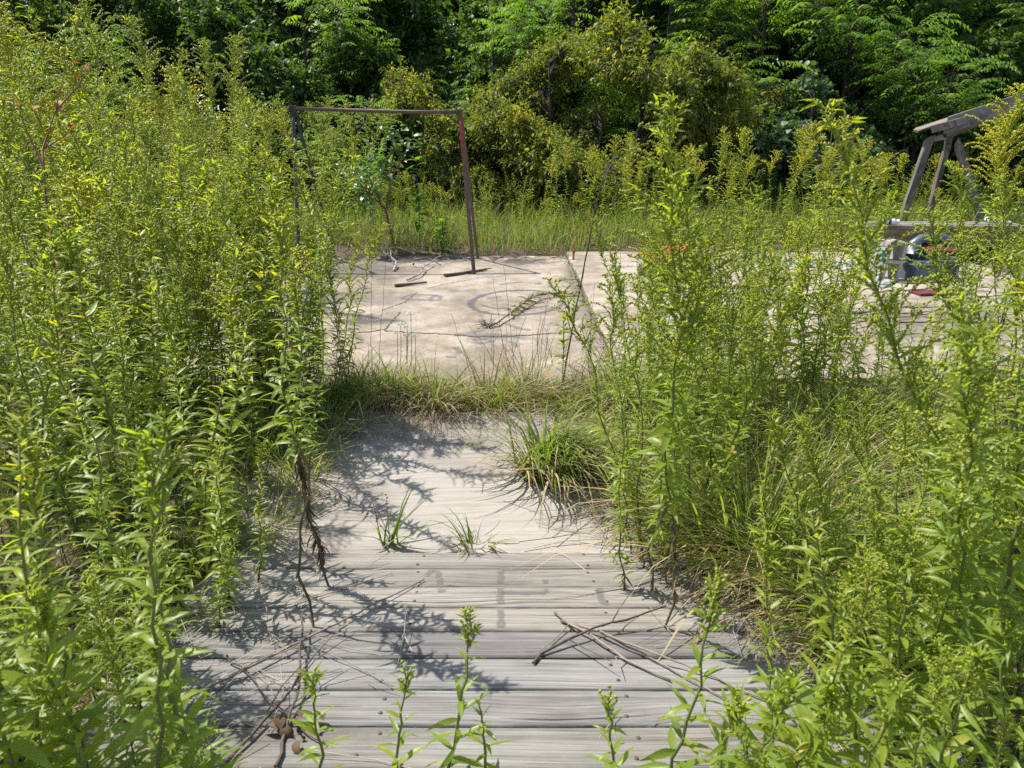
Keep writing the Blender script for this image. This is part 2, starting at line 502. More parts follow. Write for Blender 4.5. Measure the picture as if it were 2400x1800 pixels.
# ------------------------------------------------------------------ concrete slabs
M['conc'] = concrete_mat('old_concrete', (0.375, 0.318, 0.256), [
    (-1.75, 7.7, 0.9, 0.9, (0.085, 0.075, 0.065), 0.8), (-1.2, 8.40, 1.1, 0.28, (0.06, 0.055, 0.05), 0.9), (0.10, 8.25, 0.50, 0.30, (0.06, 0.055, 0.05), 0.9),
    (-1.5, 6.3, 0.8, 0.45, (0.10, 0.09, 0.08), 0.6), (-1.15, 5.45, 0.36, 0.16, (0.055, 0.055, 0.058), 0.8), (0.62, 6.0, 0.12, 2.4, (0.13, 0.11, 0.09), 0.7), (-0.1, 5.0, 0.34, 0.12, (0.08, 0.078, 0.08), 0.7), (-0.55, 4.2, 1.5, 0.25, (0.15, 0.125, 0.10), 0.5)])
M['conc2'] = concrete_mat('paler_concrete', (0.40, 0.34, 0.275), [
    (3.4, 5.2, 1.2, 0.8, (0.10, 0.09, 0.08), 0.6), (2.6, 8.2, 0.9, 0.4, (0.08, 0.075, 0.07), 0.7), (1.2, 4.2, 0.6, 0.25, (0.15, 0.125, 0.10), 0.5)])


def slab(name, x0, x1, y0, y1, z1, th, mt, label, seed):
    r = np.random.default_rng(seed)
    ax = np.arange(x0, x1 + 0.001, 0.05); ay = np.arange(y0, y1 + 0.001, 0.05)
    A, B = np.meshgrid(ax, ay, indexing='ij')
    A = A.copy(); B = B.copy()
    ed = lambda k: np.convolve(r.normal(0, 1, k + 8), np.ones(5) / 5, 'same')[4:-4] * 0.012
    A[0, :] += ed(len(ay)); A[-1, :] += ed(len(ay)); B[:, 0] += ed(len(ax)) * 1.6; B[:, -1] += ed(len(ax)) * 1.8
    C = z1 + 0.006 * np.sin(A * 1.7 + seed) * np.cos(B * 1.3)
    C[0, :] -= 0.01; C[-1, :] -= 0.006; C[:, 0] -= 0.012; C[:, -1] -= 0.008
    na, nb = A.shape
    i, j = np.meshgrid(np.arange(na - 1), np.arange(nb - 1), indexing='ij')
    f = np.stack([i * nb + j, (i + 1) * nb + j, (i + 1) * nb + j + 1, i * nb + j + 1], -1).reshape(-1, 4)
    b = MB(); b.add(np.stack([A, B, C], -1), f)
    ids = np.arange(na * nb).reshape(na, nb)
    loop = np.concatenate([ids[:, 0], ids[-1, 1:], ids[-2::-1, -1], ids[0, -2:0:-1]])
    top = np.concatenate(b.v)[loop]; low = top.copy(); low[:, 2] = z1 - th
    L = len(loop)
    b.add(np.concatenate([top, low]), [[q, q + L, (q + 1) % L + L, (q + 1) % L] for q in range(L)])
    o = b.build(name, mt)
    return tag(o, label, kind='structure')


slabL = slab('concrete_slab', -2.35, 0.655, 3.92, 8.72, 0.0, 0.16, M['conc'], 'stained tan concrete slab with spray painted marks', 3)
slabR = slab('concrete_slab', 0.675, 5.2, 4.0, 8.85, 0.035, 0.19, M['conc2'], 'paler raised concrete slab right of the seam', 4)


def ribbon(pts, wid, nsub=1, close=False, tint=(0.1, 1, 0.1)):
    """flat stroke: three verts across, soft tinted edges"""
    p = np.asarray([tuple(q) for q in pts], float)
    tg = np.gradient(p, axis=0); tg[:, 2] = 0
    tg /= np.linalg.norm(tg, axis=1)[:, None] + 1e-9
    nrm = np.stack([-tg[:, 1], tg[:, 0], 0 * tg[:, 0]], -1)
    wd = np.full(len(p), wid) if np.ndim(wid) == 0 else np.asarray(wid)
    v = np.stack([p + nrm * wd[:, None] / 2, p, p - nrm * wd[:, None] / 2], 1)
    k = len(p)
    f = []
    for q in range(k - 1):
        f += [[q * 3, q * 3 + 1, q * 3 + 4, q * 3 + 3], [q * 3 + 1, q * 3 + 2, q * 3 + 5, q * 3 + 4]]
    return v.reshape(-1, 3), f, np.tile(tint, k)


def slab_z(x, y, seed=3, z1=0.0):
    return z1 + 0.006 * np.sin(x * 1.7 + seed) * np.cos(y * 1.3)


def stroke(name, pxs, wid, mt, parent, seed=3, z1=0.0, jit=0.0, n=40, lift=0.004):
    pts = [G(x, y, z1) for x, y in pxs]
    P = np.array([tuple(p) for p in pts])
    d = np.concatenate([[0], np.cumsum(np.linalg.norm(np.diff(P, axis=0), axis=1))])
    t = np.linspace(0, d[-1], n)
    Q = np.stack([np.interp(t, d, P[:, k]) for k in range(3)], -1)
    r = np.random.default_rng(int(abs(pxs[0][0] * 7 + pxs[0][1])))
    if jit:
        Q[:, :2] += np.convolve(r.normal(0, 1, n * 2), np.ones(4) / 4, 'same')[:2 * n].reshape(n, 2) * jit
    Q[:, 2] = slab_z(Q[:, 0], Q[:, 1], seed, z1) + lift
    b = MB(); b.add(*ribbon(Q, wid * r.uniform(0.75, 1.25, n)))
    o = b.build(name, mt, parent)
    return o


c3 = lambda x, y: (800 + 0.3165 * x, 580 + 0.3165 * y)
# face ring, features and other faded marks (traced on the slab as flat paint)
ang = np.linspace(0, 2 * np.pi, 60)
ring = [c3(1300 + 345 * math.cos(a), 410 + 92 * math.sin(a) - 10 * math.cos(a)) for a in ang]
stroke('painted_ring', ring, 0.085, M['spray'], slabL, n=90, jit=0.004)
stroke('painted_mark', [c3(1040, 425), c3(1080, 440), c3(1150, 455), c3(1240, 450)], 0.05, M['spray'], slabL)
stroke('painted_mark', [c3(1340, 455), c3(1440, 450), c3(1530, 430)], 0.05, M['spray'], slabL)
stroke('painted_mark', [c3(1080, 380), c3(1180, 365)], 0.06, M['sprayfaint'], slabL)
stroke('painted_mark', [c3(1380, 360), c3(1480, 372)], 0.05, M['sprayfaint'], slabL)
for q in ([(440, 375), (520, 345), (690, 352), (650, 392), (440, 378)], [(690, 350), (735, 362), (725, 388), (650, 395)], [(1020, 540), (1060, 560)], [(840, 650), (940, 640), (1050, 615)], [(970, 690), (1060, 680), (1120, 700), (1030, 715), (980, 700)], [(1200, 560), (1310, 600), (1400, 615)],
          [(845, 740), (880, 790)], [(60, 600), (90, 640), (155, 695)], [(1240, 690), (1300, 740)], [(775, 815), (850, 815)], [(230, 550), (330, 535), (430, 545), (480, 580)], [(1170, 275), (1260, 262), (1340, 258)], [(1430, 265), (1490, 268)]):
    stroke('painted_mark', [c3(*k) for k in q], 0.07, M['sprayfaint'], slabL)
stroke('white_paint_patch', [c3(1075, 200), c3(1110, 212), c3(1190, 208)], 0.12, M['whitepaint'], slabL, n=20)
stroke('white_paint_patch', [c3(990, 215), c3(985, 250), c3(960, 275)], 0.10, M['whitepaint'], slabL, n=20)
stroke('white_paint_patch', [c3(930, 300), c3(880, 320)], 0.12, M['whitepaint'], slabL, n=20)
for k, q in enumerate(([(70, 640), (220, 630), (300, 615), (340, 625), (450, 632), (560, 640), (740, 645), (860, 655), (1000, 665), (1180, 662), (1400, 650), (1620, 630)], [(640, 300), (760, 270), (900, 245), (1020, 225)], [(320, 620), (400, 520), (440, 480)], [(300, 470), (480, 400), (560, 330)])):
    stroke('crack', [c3(*z) for z in q], 0.022 if k == 0 else 0.010, M['crack'], slabL, n=160, jit=0.012, lift=0.003)
c4 = lambda x, y: (1300 + 0.2713 * x, 520 + 0.2713 * y)
for k, (a, b_, wd) in enumerate((((440, 375), (860, 390), 0.16), ((520, 395), (640, 385), 0.2), ((700, 370), (900, 372), 0.12))):
    stroke('white_paint_patch', [c4(*a), c4(*b_)], wd, M['whitepaint'], slabR, seed=4, z1=0.035, n=26, jit=0.03)
stroke('crack', [c4(355, 785), c4(460, 780), c4(640, 775)], 0.012, M['crack'], slabR, seed=4, z1=0.035, n=60, jit=0.006, lift=0.003)
# crumbled soil along the seam
b = MB()
r = np.random.default_rng(8)
for q in range(260):
    yy = r.uniform(4.2, 8.7); s_ = r.uniform(0.002, 0.007)
    b.box((0.64 + r.normal(0, 0.03), yy, 0.002 + s_ * 0.3), (s_ * 1.6, s_ * 1.4, s_), Matrix.Rotation(r.uniform(0, 3), 3, 'Z'))
tag(b.build('seam_rubble', M['soil'], None, False), 'crumbs of soil and grit along the slab seam', 'rubble', kind='stuff')

# ------------------------------------------------------------------ wooden deck, each board its own part
deck = empty('wooden_deck', (0, 0, 0))
tag(deck, 'weathered grey plank deck sloping down in the foreground', 'deck')
DX0, DX1 = -1.06, 1.02
nail_b = MB()
an = np.linspace(0, 2 * np.pi, 8, endpoint=False)
nail_b.tube([(0, 0, -0.004), (0, 0, 0.0012)], 0.0055, 8)
nail_me = nail_b.mesh('nail', M['nail'])
DROT = Matrix.Rotation(-DSL, 4, 'X')
r = np.random.default_rng(21)
planks = []
edges_t = [2.547 - 0.146 * q for q in range(13)]
for q in range(12):
    t1, t0 = edges_t[q], edges_t[q + 1]
    gap = r.uniform(0.007, 0.011)
    wd = t1 - t0 - gap
    xs_ = np.linspace(DX0 + r.uniform(-0.012, 0.012), DX1 + r.uniform(-0.012, 0.012), 49)
    ln = len(xs_)
    hw = wd / 2
    prof = [(-hw, -0.034), (-hw, -0.006), (-hw + 0.0035, -0.0012), (-hw * 0.5, 0.0), (0, 0.0004), (hw * 0.5, 0.0), (hw - 0.0035, -0.0012), (hw, -0.006), (hw, -0.034)]
    cup = r.uniform(-0.0012, 0.0018)
    wav = np.convolve(r.normal(0, 1, ln + 12), np.ones(7) / 7, 'same')[6:-6]
    wav2 = np.convolve(r.normal(0, 1, ln + 12), np.ones(5) / 5, 'same')[6:-6]
    V = np.zeros((ln, len(prof), 3))
    for k, (py, pz) in enumerate(prof):
        V[:, k, 0] = xs_
        V[:, k, 1] = py + wav * 0.0012 + (wav2 * 0.0012 if k in (0, 1, 2) else 0)
        V[:, k, 2] = pz + wav2 * 0.0012 + cup * (py / hw) ** 2
    K = len(prof)
    ii, jj = np.meshgrid(np.arange(ln - 1), np.arange(K - 1), indexing='ij')
    f = np.stack([ii * K + jj, (ii + 1) * K + jj, (ii + 1) * K + jj + 1, ii * K + jj + 1], -1).reshape(-1, 4)
    b = MB(); b.add(V, f)
    b.add(V[0], [[0, 1, 7, 8], [1, 2, 6, 7], [2, 3, 5, 6]]); b.add(V[-1], [[8, 7, 1, 0], [7, 6, 2, 1], [6, 5, 3, 2]])
    o = b.build('plank', M['deck'], deck)
    o.location = deck_pt(0, t0 + gap / 2 + wd / 2)
    o.rotation_euler = (-DSL, 0, r.normal(0, 0.0012))
    planks.append(o)
    for nxp in (-0.93, -0.33, 0.28, 0.88):
        for sy in (-1, 1):
            no = put('nail', nail_me, o, (nxp + r.normal(0, 0.012), sy * hw * 0.55 + r.normal(0, 0.006), 0.001))
for nxp in (-0.93, -0.32, 0.29, 0.89):
    b = MB(); b.box((0, 0, 0), (0.04, 1.75, 0.085))
    o = b.build('joist', M['oldwood'], deck, False)
    o.location = deck_pt(nxp, 1.68, -0.079); o.rotation_euler = (-DSL, 0, 0)


def deck_mark(pxs, wid, mt=None):
    """faint paint stroke cut into the plank it lies on"""
    P = np.array([tuple(GD(*p)) for p in pxs])
    d = np.concatenate([[0], np.cumsum(np.linalg.norm(np.diff(P, axis=0), axis=1))])
    n_ = max(6, int(d[-1] / 0.012))
    t = np.linspace(0, d[-1], n_)
    Q = np.stack([np.interp(t, d, P[:, k]) for k in range(3)], -1)
    for pl in planks:
        inv = (Matrix.Translation(pl.location) @ pl.rotation_euler.to_matrix().to_4x4()).inverted()
        L = np.array([tuple(inv @ Vector(q)) for q in Q])
        ok = np.abs(L[:, 1]) < 0.062
        if ok.sum() >= 3:
            L = L[ok]; L[:, 2] = 0.003
            b = MB(); b.add(*ribbon(L, wid))
            b.build('painted_mark', mt or M['sprayfaint'], pl)


c1 = lambda x, y: (400 + 0.633 * x, 1200 + 0.633 * y)
deck_mark([c1(945, 240), c1(968, 215), c1(990, 225), c1(1003, 300)], 0.035)
deck_mark([c1(1222, 212), c1(1220, 330), c1(1222, 430)], 0.035)
deck_mark([c1(1225, 214), c1(1340, 214)], 0.025)
deck_mark([c1(1225, 300), c1(1300, 302), c1(1385, 300)], 0.04)
deck_mark([c1(1385, 250), c1(1390, 300)], 0.025)
deck_mark([c1(1600, 270), c1(1585, 295), c1(1600, 335), c1(1630, 352)], 0.035)

# ------------------------------------------------------------------ plywood sheet
b = MB()
pw, pdp = 2.44, 1.24
ax = np.linspace(-pw / 2, pw / 2, 60); ay = np.linspace(0, pdp, 40)
A, B = np.meshgrid(ax, ay, indexing='ij')
C = 0.006 * np.sin(A * 2.1 + 0.4) * np.cos(B * 2.4)
ids = np.arange(A.size).reshape(A.shape)
f = np.stack([ids[:-1, :-1], ids[1:, :-1], ids[1:, 1:], ids[:-1, 1:]], -1).reshape(-1, 4)
b.add(np.stack([A, B, C], -1), f)
loop = np.concatenate([ids[:, 0], ids[-1, 1:], ids[-2::-1, -1], ids[0, -2:0:-1]])
top = np.stack([A, B, C], -1).reshape(-1, 3)[loop]; low = top.copy(); low[:, 2] -= 0.017
L = len(loop)
b.add(np.concatenate([top, low]), [[q, q + L, (q + 1) % L + L, (q + 1) % L] for q in range(L)])
ply = b.build('plywood_sheet', M['ply'])
ply.location = (0.02, 2.36, -0.135); ply.rotation_euler = (R(4.9), 0, R(-1))
tag(ply, 'weathered plywood sheet lying on the ground beyond the deck', 'plywood')

# ------------------------------------------------------------------ leaf templates and plants
def leaf_template(seg, wmax, peak, curl, fold=0.25, wob=0.0, rr=None):
    """unit-length leaf along +x; three verts across"""
    t = np.linspace(0, 1, seg + 1)
    wv = wmax * np.where(t < peak, np.sin(np.pi / 2 * t / peak) ** 0.8, np.cos(np.pi / 2 * (t - peak) / (1 - peak)) ** 1.15)
    wv = np.maximum(wv, 0.004); wv[0] = max(wv[0], wmax * 0.12)
    if curl:
        th = -curl * t ** 1.3
        dx = np.cos(th); dz = np.sin(th)
        x = np.concatenate([[0], np.cumsum((dx[1:] + dx[:-1]) / 2)]) / seg
        z = np.concatenate([[0], np.cumsum((dz[1:] + dz[:-1]) / 2)]) / seg
    else:
        x, z = t, 0 * t
    y = wob * np.sin(t * 5) if wob else 0 * t
    v = np.zeros((seg + 1, 3, 3))
    for k, s_ in enumerate((-1, 0, 1)):
        v[:, k, 0] = x; v[:, k, 1] = y + s_ * wv / 2; v[:, k, 2] = z + abs(s_) * wv / 2 * fold
    f = []
    for q in range(seg):
        f += [[q * 3, (q + 1) * 3, (q + 1) * 3 + 1, q * 3 + 1], [q * 3 + 1, (q + 1) * 3 + 1, (q + 1) * 3 + 2, q * 3 + 2]]
    return v.reshape(-1, 3), np.array(f)


def frames(d, up, roll=None):
    d = d / (np.linalg.norm(d, axis=1)[:, None] + 1e-9)
    y = np.cross(up, d)
    nn = np.linalg.norm(y, axis=1)[:, None]
    y = np.where(nn < 1e-3, np.array([[1.0, 0, 0]]), y / (nn + 1e-9))
    z = np.cross(d, y)
    if roll is not None:
        c, s_ = np.cos(roll)[:, None], np.sin(roll)[:, None]
        y, z = c * y + s_ * z, -s_ * y + c * z
    return d, y, z


def place_leaves(mb, tmpl, pos, d, up, ln, wsc, tint, roll=None):
    tv, tf = tmpl
    if len(pos) == 0: return
    X_, Y_, Z_ = frames(d, up, roll)
    L = ln[:, None, None]
    v = pos[:, None, :] + L * (tv[None, :, 0:1] * X_[:, None, :] + tv[None, :, 1:2] * wsc[:, None, None] * Y_[:, None, :] + tv[None, :, 2:3] * Z_[:, None, :])
    k = len(tv)
    f = tf[None] + (np.arange(len(pos)) * k)[:, None, None]
    mb.add(v.reshape(-1, 3), f.reshape(-1, tf.shape[1]), np.repeat(tint, k))


LT = [leaf_template(5, w_, p_, c_, fo, wo) for (w_, p_, c_, fo, wo) in ((0.17, 0.36, 0.7, 0.35, 0), (0.15, 0.33, 1.1, 0.3, 0.03), (0.185, 0.38, 0.4, 0.3, -0.03), (0.16, 0.34, 1.6, 0.4, 0.03))]
def kite(w_, droop, fold):
    """four-triangle leaf with a midrib fold, for plants seen from afar"""
    v = np.array([[0, 0, 0], [0.42, w_ / 2, fold * w_ - droop * 0.2], [0.46, 0, -droop * 0.2], [0.42, -w_ / 2, fold * w_ - droop * 0.2], [1.0, 0, -droop]], float)
    return v, np.array([[0, 2, 1], [0, 3, 2], [4, 1, 2], [4, 2, 3]])


LTL = [kite(0.24, 0.30, 0.2), kite(0.22, 0.5, 0.15)]
OCT = (np.array([[0, 0, 0], [0.5, 0.36, 0], [0.5, 0, 0.36], [0.5, -0.36, 0], [0.5, 0, -0.36], [1, 0, 0]], float), np.array([[0, 1, 2], [0, 2, 3], [0, 3, 4], [0, 4, 1], [5, 2, 1], [5, 3, 2], [5, 4, 3], [5, 1, 4]]))


def goldenrod_data(r, h, nleaf, ll, plume, lean=0.1, bare=0.15, rad=0.0046, nbr=20, brl=0.13, deadmul=0.9):
    """returns stem path, leaf arrays, dead leaf arrays, plume branch list"""
    npt = 15
    t = np.linspace(0, 1, npt)
    la = r.uniform(0, 2 * np.pi)
    off = lean * h * t ** 1.7
    wob = np.cumsum(r.normal(0, 0.010, (npt, 2)), axis=0) * h; wob -= wob[0]
    path = np.stack([off * math.cos(la) + wob[:, 0], off * math.sin(la) + wob[:, 1], h * t * (1 - 0.25 * lean * t)], -1)

    def at(u):
        return np.stack([np.interp(u, t, path[:, k]) for k in range(3)], -1)
    u = bare + (0.985 - bare) * np.linspace(0, 1, nleaf) ** 0.85
    u = np.clip(u + r.normal(0, 0.006, nleaf), 0, 0.99)
    az = np.arange(nleaf) * 2.39996 + r.normal(0, 0.35, nleaf)
    s_ = (u - bare) / (1 - bare)
    prof = np.where(s_ < 0.25, 0.75 + 0.25 * s_ / 0.25, 1 - 0.70 * ((s_ - 0.25) / 0.75) ** 0.9)
    ln = ll * prof * r.uniform(0.75, 1.2, nleaf)
    el = R(5) + R(48) * s_ ** 1.2 + r.normal(0, 0.2, nleaf)
    d = np.stack([np.cos(az) * np.cos(el), np.sin(az) * np.cos(el), np.sin(el)], -1)
    leaves = dict(pos=at(u), d=d, ln=ln, tint=np.clip(0.25 + 0.45 * s_ + r.normal(0, 0.16, nleaf) + np.where(r.random(nleaf) < 0.03, 0.5, 0), 0, 1), roll=r.normal(0, 0.35, nleaf), kind=r.integers(0, 4, nleaf), w=r.uniform(0.8, 1.25, nleaf))
    nd = int(nleaf * bare * deadmul)
    ud = r.uniform(0.10, bare + 0.05, nd)
    azd = r.uniform(0, 6.28, nd); eld = R(-72) + r.normal(0, 0.3, nd)
    dead = dict(pos=at(ud), d=np.stack([np.cos(azd) * np.cos(eld), np.sin(azd) * np.cos(eld), np.sin(eld)], -1), ln=ll * r.uniform(0.4, 0.95, nd), tint=r.random(nd), roll=r.normal(0, 1.2, nd), kind=r.choice([1, 3], nd), w=r.uniform(0.3, 0.75, nd))
    brs = []
    if plume != 'none':
        u0 = {'plume': 0.76, 'spike': 0.84, 'bushy': 0.55}[plume]
        for q in range(nbr):
            g = q / max(1, nbr - 1)
            a = q * 2.39996 + r.normal(0, 0.3)
            L = brl * (1 - g) ** 0.6 * r.uniform(0.7, 1.15) + 0.02
            e0 = R(r.uniform(52, 74)) if plume != 'spike' else R(r.uniform(60, 78))
            k = 8
            e = e0 - (R(r.uniform(50, 105)) if plume != 'spike' else R(15)) * np.linspace(0, 1, k) ** 2.0
            st = L / (k - 1)
            rr_ = np.concatenate([[0], np.cumsum(np.cos(e[:-1]) * st)]); zz = np.concatenate([[0], np.cumsum(np.sin(e[:-1]) * st)])
            p0 = at(np.array([u0 + (1 - u0) * g]))[0]
            brs.append(np.stack([p0[0] + rr_ * math.cos(a), p0[1] + rr_ * math.sin(a), p0[2] + zz], -1))
    return path, rad, leaves, dead, brs


def stem_mesh(path, rad, m_, k=5):
    b = MB(); n_ = len(path)
    b.tube(path, rad * np.linspace(1, 0.35, n_), k, np.linspace(0, 1, n_).repeat(k))
    return b.mesh('stem', m_)


def leaf_mesh(L, tm, m_, name='leaves'):
    b = MB()
    up = np.tile([0, 0, 1.0], (len(L['pos']), 1))
    for k in range(len(tm)):
        s_ = (L['kind'] % len(tm)) == k
        place_leaves(b, tm[k], L['pos'][s_], L['d'][s_], up[s_], L['ln'][s_], L['w'][s_], L['tint'][s_], L['roll'][s_])
    return b.mesh(name, m_)


TRI = (np.array([[0, 0, 0], [0.5, 0.36, 0], [0.5, -0.2, 0.3], [0.5, -0.2, -0.3], [1, 0, 0]], float), np.array([[0, 1, 2], [0, 2, 3], [0, 3, 1], [4, 2, 1], [4, 3, 2], [4, 1, 3]]))


def plume_mesh(r, brs, m_, bud=0.0065, step=0.0075, low=False):
    b = MB()
    for p in brs:
        b.tube(p[::3] if low else p, np.linspace(0.0011, 0.0006, len(p[::3]) if low else len(p)), 3, 0.2, False)
        seg = np.concatenate([[0], np.cumsum(np.linalg.norm(np.diff(p, axis=0), axis=1))])
        nb = max(3, int(seg[-1] / step))
        u = np.linspace(seg[-1] * 0.12, seg[-1], nb)
        pos = np.stack([np.interp(u, seg, p[:, k]) for k in range(3)], -1)
        n2 = 1 if low else 2
        pos = np.repeat(pos, n2, 0) + r.normal(0, 0.0016, (nb * n2, 3))
        tg = p[-1] - p[0]
        d = r.normal(0, 0.55, (nb * n2, 3)) + np.array([0, 0, 0.9]) + tg / (np.linalg.norm(tg) + 1e-6) * 0.7
        up = np.tile([0.3, 0.2, 1.0], (nb * n2, 1))
        place_leaves(b, TRI if low else OCT, pos, d, up, bud * r.uniform(0.7, 1.4, nb * n2), np.full(nb * n2, 1.0), r.random(nb * n2))
    return b.mesh('plume', m_)


def make_proto(seed, h, nleaf, ll, plume, bloom=False, lean=0.1, bare=0.15, low=False, nbr=20, brl=0.13, deadm=True, near=False, deadmul=0.9):
    r = np.random.default_rng(seed)
    path, rad, lv, dd, brs = goldenrod_data(r, h, nleaf, ll, plume, lean, bare, nbr=nbr, brl=brl, deadmul=deadmul)
    P = dict(h=h, near=near)
    P['stem'] = stem_mesh(path, rad, M['gstem'], 4 if low else 6)
    # small leaves up the plume branches
    if brs:
        bl = {k: [] for k in ('pos', 'd', 'ln', 'tint', 'roll', 'kind', 'w')}
        for p in brs:
            for q in range(2 if low else (9 if plume == 'bushy' else 5)):
                g = r.uniform(0.02, 0.85); i_ = int(g * 7); dv = p[min(7, i_ + 1)] - p[i_]
                bl['pos'].append(p[i_]); bl['d'].append(dv / np.linalg.norm(dv) + r.normal(0, 0.5, 3)); bl['ln'].append(ll * r.uniform(0.2, 0.48))
                bl['tint'].append(r.uniform(0.5, 0.85)); bl['roll'].append(r.normal(0, 0.6)); bl['kind'].append(r.integers(0, 4)); bl['w'].append(1.0)
        bl = {k: np.array(v) for k, v in bl.items()}
        lv2 = {k: np.concatenate([lv[k], bl[k]]) for k in lv}
    else:
        lv2 = lv
    P['leaves'] = None if near else leaf_mesh(lv2, LTL if low else LT, M['gleaf'])
    P['leafdata'] = lv; P['bractdata'] = bl if brs else None
    P['dead'] = leaf_mesh(dd, LTL if low else LT, M['dead'], 'dead_leaves') if (len(dd['pos']) and deadm) else None
    P['plume'] = plume_mesh(r, brs, M['bloom'] if bloom else M['bud'], 0.020 if low else (0.010 if bloom else 0.0085), 0.0085 if not low else 0.015, low) if brs else None
    return P


TALL = [make_proto(100 + q, 1.7 + 0.05 * q, (190, 175, 200, 165, 185, 170)[q], (0.088, 0.10, 0.082, 0.095, 0.09, 0.105)[q], 'bushy' if q % 2 else 'plume', False, (0.05, 0.14, 0.08, 0.2, 0.1, 0.16)[q], 0.22, nbr=42 if q % 2 else 36, brl=(0.24, 0.26, 0.20, 0.30, 0.26, 0.22)[q]) for q in range(6)]
YEL = [make_proto(120 + q, 1.55 + 0.08 * q, 150, 0.09, 'bushy' if q == 1 else 'plume', True, (0.08, 0.18, 0.25, 0.12)[q], 0.22, nbr=36, brl=(0.24, 0.26, 0.20, 0.3)[q]) for q in range(4)]
MID = [make_proto(140 + q, 1.2 + 0.05 * q, (140, 150, 130, 155, 140, 120, 150)[q], (0.10, 0.085, 0.11, 0.095, 0.09, 0.12, 0.10)[q], ('plume', 'spike', 'bushy', 'spike', 'plume', 'bushy', 'spike')[q], False, (0.06, 0.12, 0.18, 0.08, 0.22, 0.1, 0.15)[q], 0.12, nbr=(18, 14, 26, 12, 22, 28, 10)[q], brl=(0.14, 0.07, 0.20, 0.09, 0.16, 0.18, 0.06)[q]) for q in range(7)]
YOUNG = [make_proto(160 + q, 0.85 + 0.07 * q, (105, 95, 115, 90, 100)[q], (0.105, 0.125, 0.09, 0.13, 0.11)[q], 'none' if q == 1 else 'spike', False, (0.08, 0.15, 0.05, 0.12, 0.2)[q], 0.08, nbr=9, brl=0.05) for q in range(5)]
FAR = [make_proto(180 + q, 1.1 + 0.1 * q, 80, (0.12, 0.09, 0.14, 0.10, 0.12, 0.08)[q], ('plume', 'bushy', 'none', 'plume', 'spike', 'bushy')[q], q % 3 == 0, 0.08 + 0.04 * (q % 3), 0.05, True, (18, 24, 0, 20, 12, 24)[q], (0.2, 0.22, 0, 0.22, 0.08, 0.18)[q]) for q in range(6)]
FART = [make_proto(190 + q, 1.7, 120, 0.10, 'bushy' if q % 2 else 'plume', q in (1, 2), 0.1 + 0.05 * q, 0.15, True, 34, 0.26) for q in range(4)]

NG = [0]


def plant(P, x, y, label, group, sc=1.0, rz=None, tilt=(0, 0), z=None, name='goldenrod'):
    r = np.random.default_rng(9000 + NG[0]); NG[0] += 1
    rz = r.uniform(0, 6.28) if rz is None else rz
    if group:
        k = 2.6 if r.random() < 0.12 else 1.25
        tilt = (tilt[0] * k + r.normal(0, 0.05), tilt[1] * k + r.normal(0, 0.05))
    if group and 0.9 < y < 4.05 and x > 0.6:
        q = 1200 + F * (x + tilt[0] * 0.5) / (y * CT + 0.9 * ST)
        if 1960 < q < 2180:      # the sight line to the block and bench is open in the photograph
            sc = min(sc, (CAMZ - y * math.tan(R(12.2)) + 0.05) / P['h'])
    e = empty(name, (x, y, (float(gz(x, y)) - 0.02) if z is None else z), 0, sc)
    e.rotation_euler = Matrix.Rotation(tilt[0], 3, 'Y').to_4x4().to_euler() if False else (tilt[1], tilt[0], 0)
    e.rotation_mode = 'XYZ'
    mt = Matrix.Rotation(tilt[0], 3, 'Y') @ Matrix.Rotation(tilt[1], 3, 'X') @ Matrix.Rotation(rz, 3, 'Z')
    e.rotation_euler = mt.to_euler()
    put('stem', P['stem'], e)
    if P['leaves'] is not None:
        put('leaves', P['leaves'], e)
    if P['dead'] is not None: put('dead_leaves', P['dead'], e)
    if P['plume'] is not None: put('plume', P['plume'], e)
    tag(e, label, 'goldenrod', group)
    return e


# near plants: every leaf is an object
near_leaf_me = []
for k in range(4):
    for tv in (0.15, 0.45, 0.7, 0.92):
        b = MB(); tm = leaf_template(7, (0.175, 0.16, 0.19, 0.165)[k], 0.36, (0.6, 1.0, 0.4, 1.4)[k], 0.35, (0, 0.02, -0.02, 0.015)[k])
        b.add(tm[0], tm[1], tv)
        near_leaf_me.append(b.mesh('leaf', M['gleaf_near']))


def near_plant(seed, x, y, h, nleaf, ll, plume, label, lean=0.08, bare=0.08, tilt=(0, 0), bloom=False, nbr=10, brl=0.06, z=None, rz=0.0, dead=True, group=None, name='goldenrod'):
    P = make_proto(seed, h, nleaf, ll, plume, bloom, lean, bare, False, nbr, brl, dead, near=True)
    if P['bractdata'] is not None:
        bm = leaf_mesh(P['bractdata'], LT, M['gleaf_near'], 'bracts')
    e = plant(P, x, y, label, group, 1.0, rz, tilt, z, name)
    if P['bractdata'] is not None: put('small_leaves', bm, e)
    D = P['leafdata']
    X_, Y_, Z_ = frames(D['d'], np.tile([0, 0, 1.0], (len(D['pos']), 1)), D['roll'])
    for q in range(len(D['pos'])):
        mx = Matrix((tuple(X_[q]), tuple(Y_[q]), tuple(Z_[q]))).transposed()
        o = put('leaf', near_leaf_me[int(D['kind'][q]) * 4 + min(3, int(D['tint'][q] * 4))], e, tuple(D['pos'][q]))
        o.rotation_euler = mx.to_euler()
        L = D['ln'][q]; o.scale = (L, L * D['w'][q], L)
    return e


def deck_z(y):
    return -0.0967 + math.tan(DSL) * (2.333 - y)


# ------------------------------------------------------------------ the goldenrod thickets
r = np.random.default_rng(77)


